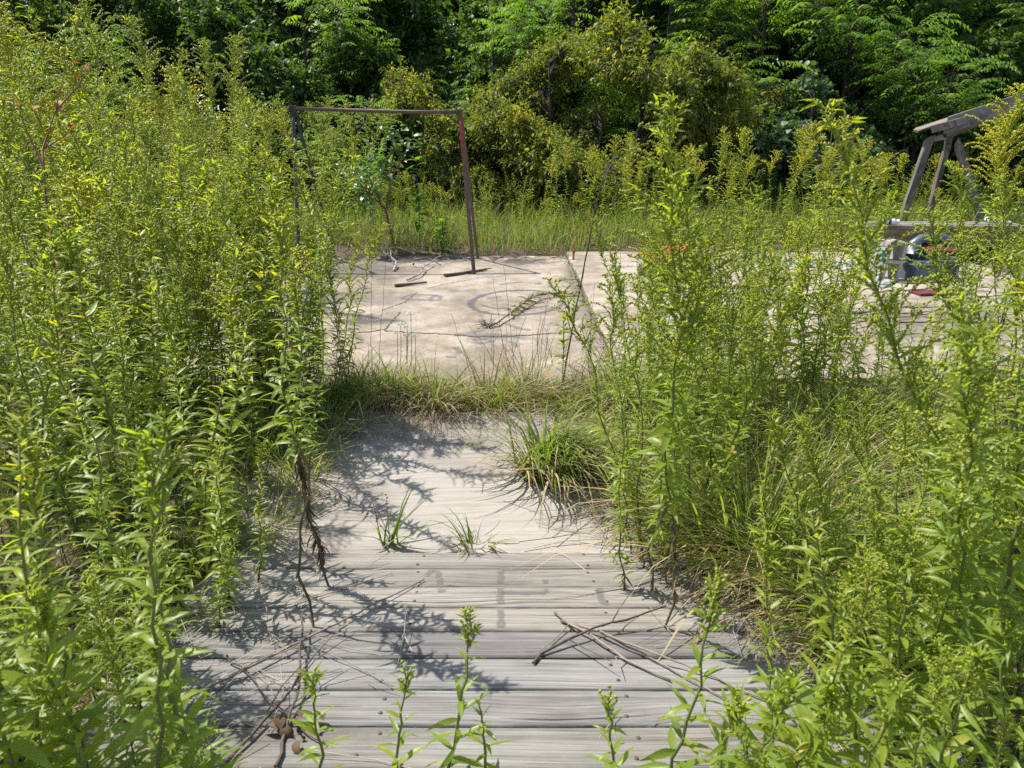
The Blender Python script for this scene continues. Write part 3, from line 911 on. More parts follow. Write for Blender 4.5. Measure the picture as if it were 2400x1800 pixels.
def scatter(n_, region, mind, seed):
    rr = np.random.default_rng(seed); pts = []
    x0, x1, y0, y1 = region
    tries = 0
    while len(pts) < n_ and tries < 20000:
        tries += 1
        p = (rr.uniform(x0, x1), rr.uniform(y0, y1))
        if all((p[0] - q[0]) ** 2 + (p[1] - q[1]) ** 2 > mind * mind for q in pts):
            pts.append(p)
    return pts


GL1 = 'leafy goldenrod stem crowded in the green thicket along the left of the deck'
GL2 = 'tall goldenrod with feathery green plume in the high thicket left of the concrete'
GR1 = 'slender goldenrod standing among the grass right of the deck and plywood'
GR2 = 'yellow-green goldenrod in the blurred cluster at the right edge'
GB1 = 'goldenrod growing along the far edge of the concrete slabs'
# left of the deck, front
for (x, y) in scatter(92, (-3.0, -1.08, 1.25, 4.1), 0.15, 1):
    if x < -0.78 * y - 0.5: continue
    hh = 1.17 + 0.15 * (y - 1.2) + r.normal(0, 0.10) + 0.10 * max(0, -x - 1.6)
    P = [MID, MID, YOUNG, TALL][r.integers(0, 4)]; P = P[r.integers(0, len(P))]
    plant(P, x, y, GL1, 'goldenrods in the left thicket', np.clip(hh / P['h'], 0.7, 1.25), tilt=(r.normal(0.05, 0.06), r.normal(0, 0.05)))
# left of the slab, further back: the tall ones
for (x, y) in scatter(58, (-5.2, -2.3, 4.1, 7.6), 0.26, 2):
    if x < -0.80 * y - 0.3: continue
    hh = 1.90 + r.normal(0, 0.24) - (0.22 if x > -2.6 else 0.0) + (0.25 if (-3.6 < x < -2.6 and 4.6 < y < 6.5) else 0)
    P = [TALL, TALL, YEL, TALL][r.integers(0, 4)]; P = P[r.integers(0, len(P))]
    plant(P, x, y, GL2, 'tall goldenrods left of the slab', np.clip(hh / P['h'], 0.75, 1.4), tilt=(r.normal(0.02, 0.06), r.normal(0, 0.05)))
# left front edge of slab
for (x, y) in scatter(30, (-2.1, -0.98, 3.5, 3.9), 0.11, 3):
    P = MID[r.integers(0, 7)]
    plant(P, x, y, GL1, 'goldenrods in the left thicket', r.uniform(1.0, 1.35) / P['h'] * (0.85 if x > -1.15 else 1), tilt=(r.normal(0.04, 0.05), r.normal(0, 0.05)))
# right: in front of the paler slab
def pxx_of(x, y):
    return 1200 + F * x / (y * CT + 1.2 * ST)


def lim(x, y, h):
    """keep the sight line to the block and the bench open"""
    return min(h, 0.66) if 1985 < pxx_of(x, y) < 2170 else h


for (x, y) in scatter(34, (1.3, 3.4, 3.3, 4.0), 0.15, 4):
    P = [MID, YOUNG][r.integers(0, 2)][r.integers(0, 4)]
    hq = r.uniform(0.95, 1.32) if 1600 < pxx_of(x, y) < 1960 else P['h'] * r.uniform(0.72, 1.0)
    plant(P, x, y, GR1, 'goldenrods right of the plywood', lim(x, y, hq) / P['h'], tilt=(r.normal(-0.02, 0.07), r.normal(0, 0.06)))
for (x, y) in scatter(30, (0.60, 1.6, 2.9, 3.85), 0.12, 25):
    P = [MID, MID, TALL][r.integers(0, 3)]; P = P[r.integers(0, len(P))]
    plant(P, x, y, GR1, 'goldenrods right of the plywood', r.uniform(0.85, 1.3) / P['h'], tilt=(r.normal(0.0, 0.10), r.normal(0, 0.06)))
for (x, y) in scatter(18, (1.35, 3.0, 1.5, 3.2), 0.2, 5):
    if x > 0.80 * y + 0.35: continue
    P = [MID, YOUNG, TALL][r.integers(0, 3)][r.integers(0, 4)]
    h = P['h'] * (r.uniform(0.75, 1.0) if P['h'] < 1.5 else 0.8)
    if 1700 < pxx_of(x, y) < 2000: h *= 0.62
    plant(P, x, y, GR1, 'goldenrods right of the plywood', lim(x, y, h) / P['h'], tilt=(r.normal(-0.04, 0.07), r.normal(0, 0.06)))
for (x, y) in scatter(40, (0.90, 1.7, 0.95, 2.0), 0.10, 6):
    if x > 0.80 * y + 0.15: continue
    P = [MID, TALL, YOUNG, MID][r.integers(0, 4)][r.integers(0, 4)]
    h = r.uniform(0.9, 1.3)
    if pxx_of(x, y) < 2150: h = min(h, 0.85)
    plant(P, x, y, GR2, 'goldenrods at the right edge', h / P['h'], tilt=(r.normal(-0.05, 0.06), r.normal(0, 0.06)))
for (x, y) in scatter(14, (2.25, 3.6, 3.5, 3.98), 0.14, 16):
    P = YEL[r.integers(0, 3)]
    plant(P, x, y, GR1, 'goldenrods right of the plywood', lim(x, y, P['h'] * r.uniform(0.9, 1.08)) / P['h'], tilt=(r.normal(0, 0.07), r.normal(0, 0.06)))
for (x, y) in scatter(40, (1.0, 2.3, 1.25, 2.5), 0.13, 28):
    if not 2235 < pxx_of(x, y) < 2520: continue
    P = [TALL, YEL, MID][r.integers(0, 3)]; P = P[r.integers(0, len(P))]
    plant(P, x, y, GR2, 'goldenrods at the right edge', r.uniform(1.45, 1.8) / P['h'], tilt=(r.normal(0.0, 0.05), r.normal(0, 0.05)))
for (x, y) in scatter(7, (-1.40, -1.12, 3.55, 3.88), 0.09, 36):
    P = MID[r.integers(0, 7)]
    plant(P, x, y, GL1, 'goldenrods in the left thicket', r.uniform(1.15, 1.32) / P['h'], tilt=(r.normal(0, 0.04), r.normal(0, 0.04)))
for (x, y) in scatter(9, (-1.04, -0.86, 1.3, 2.25), 0.11, 38):
    P = YOUNG[r.integers(0, 5)]
    plant(P, x, y, GL1, 'goldenrods in the left thicket', r.uniform(0.4, 0.72) / P['h'], tilt=(r.normal(0.02, 0.08), r.normal(0, 0.05)), z=deck_z(y) - 0.03)
GN_ = 'leafy near goldenrod in the crowd at the bottom left'
for (x, y) in scatter(26, (-1.3, -0.64, 0.74, 1.4), 0.09, 26):
    P = [YOUNG, MID, YOUNG][r.integers(0, 3)]; P = P[r.integers(0, len(P))]
    plant(P, x, y, GN_, 'near goldenrods at the bottom left', r.uniform(0.5, 1.0) * (1.0 if x < -0.75 else 0.7) / P['h'], tilt=(r.normal(-0.02, 0.08), r.normal(0, 0.06)))
for (x, y) in scatter(24, (0.52, 1.25, 0.78, 1.35), 0.10, 27):
    P = [YOUNG, MID][r.integers(0, 2)][r.integers(0, 4)]
    plant(P, x, y, GR2, 'goldenrods at the right edge', r.uniform(0.4, 0.8) / P['h'], tilt=(r.normal(0.0, 0.08), r.normal(0, 0.06)))
# the ones that stand out
def solo(P, px_, py_, label, h=None, tilt=(0, 0), deckp=False, rz=None, plane=-0.1):
    p = GD(px_, py_) if deckp else G(px_, py_, plane)
    return plant(P, p.x, p.y, label, None, (h / P['h']) if h else 1.0, rz, tilt, p.z - 0.01)


T2 = make_proto(201, 1.62, 190, 0.11, 'bushy', False, 0.05, 0.28, nbr=48, brl=0.28, deadmul=0.6)
solo(T2, 1556, 1470, 'tallest goldenrod at right of the deck with brown withered lower leaves', 1.50, (-0.03, 0.02), True)
solo(TALL[1], 1620, 1330, 'tall goldenrod close behind the tallest one at right of the plywood', 1.38, (0.06, 0.0), False)
solo(MID[2], 1665, 1270, 'mid-height goldenrod right of the tall pair beside the grass clump', 1.18, (0.03, 0.0), False)
solo(MID[0], 1700, 1180, 'goldenrod leaning right beside the tall pair at right', 1.1, (0.04, 0.0), False)
solo(MID[3], 1530, 1060, 'goldenrod leaning left over the concrete at right of the plywood', 0.95, (-0.16, 0.0), False)
solo(MID[1], 1600, 1090, 'goldenrod with arching side branches in front of the red machine', 0.95, (0.0, 0.0), False)
for q, (pxq, pyq, hq, tl, PP) in enumerate(((1470, 1430, 1.05, -0.06, MID[4]), (1530, 1430, 1.35, 0.0, TALL[2]), (1560, 1400, 1.2, 0.05, MID[2]), (1500, 1360, 1.25, -0.03, MID[6]), (1560, 1310, 0.9, 0.02, MID[5]), (1500, 1250, 1.1, -0.08, MID[0]), (1610, 1350, 1.1, 0.10, MID[1]), (1480, 1160, 1.1, -0.10, MID[3]), (1550, 1180, 0.9, 0.0, YOUNG[4]), (1630, 1240, 0.95, 0.06, MID[2]), (1520, 1090, 1.2, 0.0, TALL[0]), (1655, 1300, 1.42, 0.03, TALL[3]), (1690, 1230, 1.25, -0.03, TALL[5]), (1480, 1300, 1.18, -0.04, MID[4]), (1710, 1120, 1.15, -0.03, TALL[1]), (1650, 1090, 1.2, 0.0, MID[2]), (1600, 1050, 0.85, 0.04, YOUNG[2]))):
    p = G(pxq, pyq, -0.12)
    plant(PP, p.x, p.y, 'goldenrod stem in the bushy column right of the deck and plywood', 'goldenrods in the column right of the deck', hq / PP['h'], None, (tl, 0.02), -0.14)
T3 = make_proto(203, 1.25, 90, 0.10, 'spike', False, 0.10, 0.46, nbr=14, brl=0.06, deadmul=0.4)
solo(T3, 735, 1470, 'goldenrod with a bare brown stem growing through the deck at left', 1.22, (-0.02, 0.06), True)
T4 = make_proto(204, 1.2, 90, 0.10, 'spike', False, 0.08, 0.42, nbr=14, brl=0.06, deadmul=6.5)
solo(T4, 770, 1370, 'goldenrod with a thick sleeve of curled dead leaves at left of the deck', 1.12, (-0.05, 0.05), True)
solo(MID[4], 720, 1150, 'goldenrod standing at the left edge of the plywood', 1.2, (0.04, 0.0), False)
solo(MID[2], 800, 1010, 'goldenrod nearest the bare concrete on the left', 1.0, (0.0, 0.0), False)
solo(YEL[0], 470, 900, 'goldenrod with a bright yellow plume leaning right in the left thicket', 1.45, (0.28, 0.0), False)
solo(TALL[2], -80, 1500, 'very tall near goldenrod at the upper left corner', 1.85, (-0.02, 0.05), False, plane=0.0)
solo(TALL[0], 40, 1250, 'second very tall goldenrod at the upper left corner', 1.72, (-0.03, 0.0), False, plane=0.0)

# nearest plants, leaf by leaf
def nearp(seed, px_, py_, Yd, h, nl, ll, plume, label, **kw):
    p = AT(px_, py_, Yd)
    return near_plant(seed, p.x, Yd, h, nl, ll, plume, label, z=kw.pop('z', deck_z(Yd) - 0.02), **kw)


nearp(301, 735, 1800, 1.15, 0.40, 26, 0.085, 'spike', 'young goldenrod at bottom left of centre with budding tip', lean=0.12, nbr=5, brl=0.025, rz=2.6, z=0.03)
nearp(302, 930, 1800, 1.14, 0.36, 24, 0.08, 'spike', 'shortest young goldenrod at bottom centre', lean=0.04, nbr=4, brl=0.02, rz=1.0, z=0.02)
nearp(303, 1030, 1800, 1.16, 0.46, 30, 0.09, 'spike', 'young goldenrod bending right at bottom centre, tallest of its trio', lean=0.16, nbr=6, brl=0.03, tilt=(0.12, 0), rz=0.3, z=0.03)
nearp(304, 1140, 1800, 1.17, 0.27, 22, 0.085, 'none', 'small young goldenrod right of the bending one at bottom centre', lean=0.05, z=0.03)
nearp(305, 1460, 1800, 1.12, 0.34, 28, 0.07, 'spike', 'slim dark young goldenrod at bottom right of centre', lean=0.05, tilt=(-0.10, 0), nbr=4, brl=0.02, z=0.03)
nearp(306, 1600, 1800, 1.08, 0.62, 44, 0.10, 'spike', 'slim upright goldenrod rising over the right end of the deck', lean=0.05, nbr=7, brl=0.04, z=0.0)
rb = [(1680, 1.02, 0.42, 0.13), (1790, 0.98, 0.50, 0.14), (1900, 1.05, 0.46, 0.14), (2000, 0.95, 0.55, 0.13), (2120, 1.0, 0.50, 0.14), (2240, 0.92, 0.60, 0.13), (2370, 0.98, 0.62, 0.13), (1840, 1.2, 0.62, 0.12), (2080, 1.22, 0.72, 0.12), (2300, 1.18, 0.80, 0.12)]
for q, (pxx, Yd, h, ll) in enumerate(rb):
    nearp(320 + q, pxx, 1800, Yd, h, 40, ll, 'spike', 'broad-leaved young goldenrod in the low cluster at the bottom right corner', lean=0.10, nbr=7, brl=0.04, z=float(gz(0.8, Yd)), rz=q * 1.3, group='young goldenrods in the bottom right corner')
lb = [(440, 1.0, 0.95, 0.11, 'tall soft-focus goldenrod at bottom left with a curved budding tip'), (330, 0.92, 0.98, 0.115, 'soft-focus goldenrod at bottom left, left of the curved one'), (190, 0.95, 0.72, 0.12, 'leafy near goldenrod between others at bottom left'), (60, 0.9, 0.9, 0.12, 'leafy near goldenrod at the bottom left corner'), (470, 1.12, 0.55, 0.11, 'low near goldenrod by the left deck edge at the bottom'), (-60, 1.05, 1.1, 0.12, 'near goldenrod cut by the left border')]
for q, (pxx, Yd, h, ll, lab) in enumerate(lb):
    nearp(350 + q, pxx, 1800, Yd, h, 58, ll, 'spike', lab, lean=0.10, nbr=10, brl=0.06, z=float(gz(-0.9, Yd)), rz=q * 1.7 + 0.4)

# ------------------------------------------------------------------ weeds too many to count
def merge_stuff(name, label, protos, pts, hs, seed, cat='weeds'):
    rr = np.random.default_rng(seed)
    root = empty(name)
    tag(root, label, cat, kind='stuff')
    data = {}
    for P in protos:
        for key in ('stem', 'leaves', 'plume'):
            me = P[key]
            if me is None or id(me) in data: continue
            v = np.zeros(len(me.vertices) * 3); me.vertices.foreach_get('co', v)
            lv_ = np.zeros(len(me.loops), np.int32); me.loops.foreach_get('vertex_index', lv_)
            tt = np.zeros(len(me.polygons), np.int32); me.polygons.foreach_get('loop_total', tt)
            ti = np.zeros(len(me.vertices)); me.attributes['tint'].data.foreach_get('value', ti)
            data[id(me)] = (v.reshape(-1, 3), lv_, tt, ti)
    acc = {}
    for (x, y), h in zip(pts, hs):
        P = protos[rr.integers(0, len(protos))]
        s_ = h / P['h']; a = rr.uniform(0, 6.28); ca, sa = math.cos(a), math.sin(a)
        lx, ly = rr.normal(0, 0.06, 2); bump_ = rr.normal(0, 0.12)
        for key in ('stem', 'leaves', 'plume'):
            me = P[key]
            if me is None: continue
            v, lv_, tt, ti = data[id(me)]
            q = v * s_
            q = np.stack([q[:, 0] * ca - q[:, 1] * sa + lx * q[:, 2], q[:, 0] * sa + q[:, 1] * ca + ly * q[:, 2], q[:, 2]], -1) + np.array([x, y, float(gz(x, y)) - 0.02])
            mt_ = me.materials[0]
            b = acc.setdefault(mt_.name, (MB(), mt_, key))[0]
            st = np.concatenate([[0], np.cumsum(tt)[:-1]])
            base = b.n
            b.add(q, np.zeros((0, 3), int), np.clip(ti + bump_, 0, 1))
            for k in (3, 4):
                s2 = st[tt == k]
                if len(s2): b.f.append(lv_[s2[:, None] + np.arange(k)[None]] + base)
    for nm, (b, mt_, key) in acc.items():
        o = b.build(key if key != 'plume' else 'plumes', mt_, root)
    return root


rr = np.random.default_rng(55)
pts = scatter(40, (0.5, 4.8, 8.95, 10.4), 0.24, 7); ptl = scatter(14, (-2.4, -0.9, 8.95, 10.4), 0.25, 8)
hs_ = list(rr.uniform(1.0, 1.55, len(pts))) + [rr.uniform(1.3, 1.9) if p[0] < -1.9 else rr.uniform(0.6, 0.95) for p in ptl]
merge_stuff('slab_border_goldenrod', 'yellow-plumed goldenrod massed along the far edge of the slabs', FART + [FAR[0], FAR[3]], pts + ptl, hs_, 21)
cl_ = lambda x, y: 0.5 + 0.5 * math.sin(1.9 * x + 1.3 * math.sin(1.1 * y)) * math.cos(1.6 * y + 0.7 * x)
pts = [(x, y) for x, y in scatter(260, (-2.2, 8.5, 9.9, 12.6), 0.14, 11) if rr.random() < 0.35 + 0.65 * cl_(x, y)]
merge_stuff('meadow_weeds', 'mass of goldenrod and weeds between the slabs and the tree line', FAR, pts, [rr.uniform(0.35, 0.8) + 0.55 * cl_(*p) * rr.random() + (0.12 if p[0] > 1 else 0) for p in pts], 12)
pts = [(x, y) for x, y in scatter(110, (-2.3, 6.5, 8.95, 10.1), 0.16, 19)]
merge_stuff('slab_border_weeds', 'low mixed weeds just behind the far slab edge', FAR, pts, rr.uniform(0.25, 0.8, len(pts)), 20)
pts = [(x, y) for x, y in scatter(120, (-10, -2.5, 5.5, 12.0), 0.24, 13) if x > -0.85 * y - 0.6]
merge_stuff('thicket_weeds', 'dense mass of tall weeds filling the far left', FART, pts, rr.normal(1.75, 0.22, len(pts)), 14)
pts = [(x, y) for x, y in scatter(120, (-4.0, -1.2, 1.3, 5.3), 0.14, 15) if x > -0.85 * y - 0.5 and not (x > -2.4 and y > 3.9)]
merge_stuff('low_thicket_weeds', 'lower leafy weeds filling the left thicket', FAR, pts, rr.uniform(0.5, 1.1, len(pts)), 16)
pts = [(x, y) for x, y in scatter(24, (1.4, 3.4, 1.2, 3.9), 0.15, 17) if x < 0.85 * y + 0.4]
merge_stuff('low_thicket_weeds', 'lower leafy weeds among the grass on the right', FAR, pts, rr.uniform(0.3, 0.6, len(pts)), 18)

pts = [(x, y) for x, y in scatter(30, (0.78, 1.78, 3.3, 3.96), 0.12, 29)] + [(x, y) for x, y in scatter(12, (2.5, 3.4, 3.4, 3.96), 0.14, 31)]
merge_stuff('slab_front_weeds', 'leafy weeds screening the near edge of the paler slab', FAR, pts, rr.uniform(0.6, 1.1, len(pts)), 30)
pts = [(x, y) for x, y in scatter(30, (-2.4, -1.05, 3.3, 3.9), 0.12, 33)] + [(x, y) for x, y in scatter(30, (-3.2, -2.42, 4.0, 8.8), 0.2, 35)]
merge_stuff('slab_side_weeds', 'leafy weeds along the left side of the stained slab', FAR, pts, rr.uniform(0.8, 1.3, len(pts)), 34)

# ------------------------------------------------------------------ grass
def blades(b, r, pos, h, wd, az, el0, bend, tint, seg=5):
    n_ = len(pos)
    t = np.linspace(0, 1, seg + 1)
    el = el0[:, None] - bend[:, None] * t[None] ** 1.4
    st = (h / seg)[:, None]
    hr = np.concatenate([np.zeros((n_, 1)), np.cumsum(np.cos(el[:, :-1]) * st, 1)], 1)
    hz = np.concatenate([np.zeros((n_, 1)), np.cumsum(np.sin(el[:, :-1]) * st, 1)], 1)
    ca, sa = np.cos(az)[:, None], np.sin(az)[:, None]
    c = np.stack([pos[:, 0:1] + hr * ca, pos[:, 1:2] + hr * sa, pos[:, 2:3] + hz], -1)
    wv = wd[:, None] * np.maximum(0.04, (1 - t[None] ** 2.2)) / 2
    tw = az[:, None] + np.pi / 2 + r.normal(0, 0.5, (n_, 1)) + 0.6 * t[None]
    sd = np.stack([np.cos(tw), np.sin(tw), 0 * tw], -1) * wv[..., None]
    v = np.stack([c - sd, c + sd], 2)
    k = (seg + 1) * 2
    f0 = np.array([[2 * q, 2 * q + 1, 2 * q + 3, 2 * q + 2] for q in range(seg)])
    f = (f0[None] + (np.arange(n_) * k)[:, None, None]).reshape(-1, 4)
    b.add(v.reshape(-1, 3), f, np.repeat(tint, k))


def tuft(x, y, z, n_, h, spread, label, group=None, dryf=0.35, seed=0, droop=1.3, wd=0.0055, lean=None, cat='grass clump', name='grass_clump'):
    rr = np.random.default_rng(seed)
    e = empty(name, (x, y, z))
    for nm, mt_, k in (('green_blades', M['grass'], int(n_ * (1 - dryf))), ('dry_blades', M['dry'], int(n_ * dryf))):
        if k < 2: continue
        ra = rr.uniform(0, 1, k) ** 0.6 * spread; aa = rr.uniform(0, 6.28, k)
        pos = np.stack([ra * np.cos(aa), ra * np.sin(aa), np.full(k, -0.01)], -1)
        az = aa + rr.normal(0, 0.7, k)
        if lean is not None: az = np.where(rr.random(k) < 0.75, lean + rr.normal(0, 0.45, k), az)
        dry = nm == 'dry_blades'
        b = MB()
        blades(b, rr, pos, h * rr.uniform(0.45, 1.15, k), wd * rr.uniform(0.5, 1.7, k), az, R(82) - ra / spread * R(28) + rr.normal(0, 0.12, k) - (0.25 if dry else 0), droop * rr.uniform(0.5, 1.3, k) + (0.5 if dry else 0), rr.random(k))
        b.build(nm, mt_, e)
    tag(e, label, cat, group)
    return e


p = G(1290, 1120, -0.13)
tuft(p.x, p.y, -0.075, 620, 0.46, 0.17, 'arching green and straw grass clump spilling over the plywood', None, 0.36, 31, 2.1, 0.008, -0.9)
p = G(1760, 1330, -0.13)
tuft(p.x, p.y, -0.14, 620, 0.80, 0.2, 'biggest grass clump with long green blades right of the deck', None, 0.28, 32, 1.2, 0.006)
p = G(1620, 1290, -0.13)
tuft(p.x + 0.04, p.y, -0.13, 260, 0.5, 0.12, 'grass clump hanging over the right end of the deck boards', None, 0.4, 33, 1.9, 0.0055, math.pi * 1.02)
tuft(1.12, 1.75, float(gz(1.12, 1.75)), 220, 0.5, 0.14, 'grass sweeping left over the deck edge near the right', None, 0.45, 34, 1.7, 0.005, math.pi)
k = 0
for (x, y, n_, h) in ((0.95, 3.0, 200, 0.4), (1.25, 2.6, 220, 0.55), (1.55, 2.9, 220, 0.55), (1.5, 2.2, 220, 0.6), (1.85, 2.5, 200, 0.6), (1.9, 3.1, 200, 0.5), (2.3, 2.9, 200, 0.55), (1.25, 3.3, 200, 0.45), (2.2, 3.5, 200, 0.5), (1.3, 2.05, 220, 0.6), (1.75, 1.9, 220, 0.6), (2.7, 3.4, 180, 0.5), (1.1, 2.3, 240, 0.6), (1.4, 2.75, 240, 0.65), (1.65, 2.45, 260, 0.7), (1.1, 2.9, 240, 0.5), (1.45, 3.1, 240, 0.6), (1.7, 3.15, 220, 0.6)):
    tuft(x, y, float(gz(x, y)), n_, h, 0.15, 'long mixed green and dry grass clump in the patch right of the plywood', 'grass clumps right of the plywood', 0.52, 40 + k, 1.5); k += 1
for (x, y, n_, h) in ((-1.05, 2.55, 170, 0.42), (-1.0, 2.95, 170, 0.36), (-0.95, 3.35, 200, 0.38), (-0.78, 3.72, 200, 0.34), (-1.2, 3.2, 170, 0.4), (-1.15, 2.25, 150, 0.36), (-1.15, 1.9, 120, 0.3), (-1.2, 1.55, 120, 0.3)):
    tuft(x, y, float(gz(x, y)), n_, h, 0.12, 'dark green grass clump at the foot of the left thicket', 'grass clumps along the left edge', 0.3, 60 + k, 1.6); k += 1
for q, (x, y, n_, h) in enumerate(((0.86, 2.28, 200, 0.46), (0.84, 2.12, 180, 0.42), (0.90, 1.95, 200, 0.46), (0.93, 1.78, 200, 0.44), (0.95, 1.6, 160, 0.40), (0.74, 2.36, 160, 0.36))):
    tuft(x, y, deck_z(y), n_, h, 0.08, 'straw grass clump drooping across the right end of the deck boards', 'grass drooping over the right end of the deck', 0.5, 970 + q, 1.8, 0.0045, math.pi * (0.95 + 0.04 * q))
for q, yy in enumerate((4.6, 5.3, 6.1, 7.6, 8.5)):
    tuft(0.655, yy, 0.0, 26, 0.12 + 0.03 * (q % 3), 0.05, 'little weed tuft growing in the seam between the slabs', 'weed tufts in the slab seam', 0.5, 990 + q, 1.6, 0.005)
rq = np.random.default_rng(880)
for q in range(24):
    x = -0.95 + 2.1 * q / 23 + rq.normal(0, 0.04); y = 3.74 + rq.normal(0, 0.08) - (0.06 if x > 0.3 else 0)
    big_ = 1.0 if x < 0.2 else 1.35
    tuft(x, y, float(gz(x, y)), int(rq.uniform(70, 230)), big_ * rq.uniform(0.14, 0.5), rq.uniform(0.06, 0.14), 'scrubby mixed grass clump along the near edge of the concrete', 'grass clumps along the near slab edge', rq.uniform(0.3, 0.75), 880 + q, rq.uniform(0.9, 2.2), rq.uniform(0.0035, 0.006))
for (x, y, n_, h, dr) in ((0.55, 3.25, 200, 0.34, 0.6), (0.78, 3.0, 240, 0.40, 0.55), (0.70, 2.72, 200, 0.36, 0.75), (0.92, 2.75, 240, 0.45, 0.6), (0.45, 3.5, 160, 0.28, 0.7), (0.95, 2.45, 240, 0.42, 0.65), (0.86, 2.25, 200, 0.36, 0.6), (0.98, 2.05, 200, 0.38, 0.55)):
    tuft(x, y, float(gz(x, y)) + 0.03, n_, h, 0.11, 'arching straw and green grass clump spilling onto the right of the plywood', 'grass clumps spilling over the right of the plywood', dr, 940 + int(x * 100), 1.9, 0.005, math.pi * 1.05 if x > 0.85 else None)


def grass_stuff(name, label, n_, region, hr, mt_, seed, wd=0.005, cond=None, bend=(0.5, 1.6), wid=None):
    rr = np.random.default_rng(seed)
    x = rr.uniform(region[0], region[1], n_); y = rr.uniform(region[2], region[3], n_)
    if cond is not None:
        s_ = cond(x, y); x, y = x[s_], y[s_]
    n_ = len(x)
    b = MB()
    pos = np.stack([x, y, gz(x, y) - 0.01], -1)
    cl = 0.5 + 0.5 * np.sin(x * 3.3 + 2 * np.sin(y * 2.1)) * np.cos(y * 2.9 + np.sin(x * 1.7))
    blades(b, rr, pos, rr.uniform(hr[0], hr[1], n_) * (0.6 + 0.5 * cl), wd * rr.uniform(0.6, 1.3, n_), rr.uniform(0, 6.28, n_), rr.uniform(R(55), R(88), n_), rr.uniform(bend[0], bend[1], n_), np.clip(rr.random(n_) * 0.7 + cl * 0.3, 0, 1), 4)
    o = b.build(name, mt_)
    tag(o, label, 'grass', kind='stuff')
    return o


offslab = lambda x, y: ~((x > -2.4) & (x < 5.25) & (y > 3.98) & (y < np.where(x < 0.66, 8.74, 8.87))) & (np.abs(x) < 0.95 * y + 1)
grass_stuff('meadow_grass', 'green grass and low growth behind the concrete slabs', 15500, (-4, 9, 8.7, 13), (0.2, 0.7), M['grass'], 201, 0.0085, offslab)
grass_stuff('dry_meadow_grass', 'straw coloured grass blades behind the concrete slabs', 9500, (-4, 9, 8.7, 13), (0.15, 0.5), M['dry'], 202, 0.007, offslab)
grass_stuff('undergrowth_grass', 'thin grass between the weed stems beside the deck', 9000, (-4, 4, 1.2, 4.0), (0.12, 0.34), M['grass'], 203, 0.005, lambda x, y: (np.abs(x) > 1.12) & (np.abs(x) < 0.95 * y + 0.6))
grass_stuff('dry_undergrowth', 'dead straw between the weed stems beside the deck', 6000, (-4, 4, 1.2, 4.0), (0.10, 0.36), M['dry'], 204, 0.004, lambda x, y: (np.abs(x) > 1.08) & (np.abs(x) < 0.95 * y + 0.6), (1.0, 2.2))
grass_stuff('slab_edge_growth', 'low green growth on the soil before the concrete edge', 2600, (-1.1, 1.1, 3.55, 3.95), (0.06, 0.20), M['grass'], 205, 0.005)
grass_stuff('slab_edge_straw', 'brown straw on the soil before the concrete edge', 4200, (-1.2, 1.2, 3.3, 3.95), (0.08, 0.26), M['dry'], 206, 0.003, None, (1.2, 2.4))


def litter(name, label, n_, fn, lr, mt_, seed, wd=0.0022):
    """loose straws lying about"""
    rr = np.random.default_rng(seed)
    b = MB()
    for q in range(n_):
        x, y, z = fn(rr)
        a = rr.uniform(0, 6.28); L = rr.uniform(*lr); cv = rr.normal(0, 0.25)
        pts_ = [(x + L * t * math.cos(a + cv * t), y + L * t * math.sin(a + cv * t), z + 0.004 + abs(rr.normal(0, 0.008))) for t in (0, 0.5, 1)]
        b.tube(pts_, wd * rr.uniform(0.5, 1.1) / 2, 3, rr.random(), False)
    o = b.build(name, mt_)
    tag(o, label, 'litter', kind='stuff')


def fn_ply(rr):
    # the debris gathers along the far and side edges of the sheet
    while True:
        x, y = rr.uniform(-1.25, 1.3), rr.uniform(2.38, 3.9)
        e = min(1, max(0, (abs(x + 0.1) - 0.55 + 0.3 * max(0, (y - 2.7))) / 0.5) + max(0, (y - 3.25) / 0.3))
        if rr.random() < e ** 1.2: break
    on = abs(x) < 1.2 and y < 3.59
    return x, y, max(float(gz(x, y)), -0.130 + (y - 2.36) * 0.0857 if on else -1)


litter('straw_litter', 'pale dry straws scattered round the edges of the plywood', 3400, fn_ply, (0.05, 0.24), M['straw'], 301)
fn_pile = lambda rr: (0.62 + rr.normal(0, 0.17), 2.62 + rr.normal(0, 0.13), -0.12 + abs(rr.normal(0, 0.035)))
litter('straw_pile', 'heap of pale dead stalks at the right corner of the plywood', 420, fn_pile, (0.10, 0.34), M['straw'], 302, 0.004)
fn_deck = lambda rr: (lambda x, t: tuple(deck_pt(x, t, 0.002)))(-1.0 + abs(rr.normal(0, 0.28)), rr.uniform(0.9, 2.45))
litter('deck_straw', 'thin dry stems lying on the left end of the deck', 150, fn_deck, (0.08, 0.30), M['straw'], 303, 0.0026)
fn_deck2 = lambda rr: (lambda x, t: tuple(deck_pt(x, t, 0.002)))(0.95 - abs(rr.normal(0, 0.22)), rr.uniform(1.2, 2.5))
litter('deck_straw', 'thin dry stems lying on the right end of the deck', 90, fn_deck2, (0.08, 0.30), M['straw'], 304, 0.0026)
fn_slab = lambda rr: (lambda x, y: (x, y, float(slab_z(x, y))))(rr.uniform(-2.2, 0.6), 8.7 - abs(rr.normal(0, 0.22)))
litter('slab_litter', 'twigs and dead leaves along the far edge of the concrete', 260, fn_slab, (0.04, 0.25), M['twigdark'], 305, 0.006)

# ------------------------------------------------------------------ pipe swing frame
fr = empty('swing_frame', (-1.5, 8.0, 0))
tag(fr, 'rusty pipe swing frame without swings standing on the slab', 'swing frame')


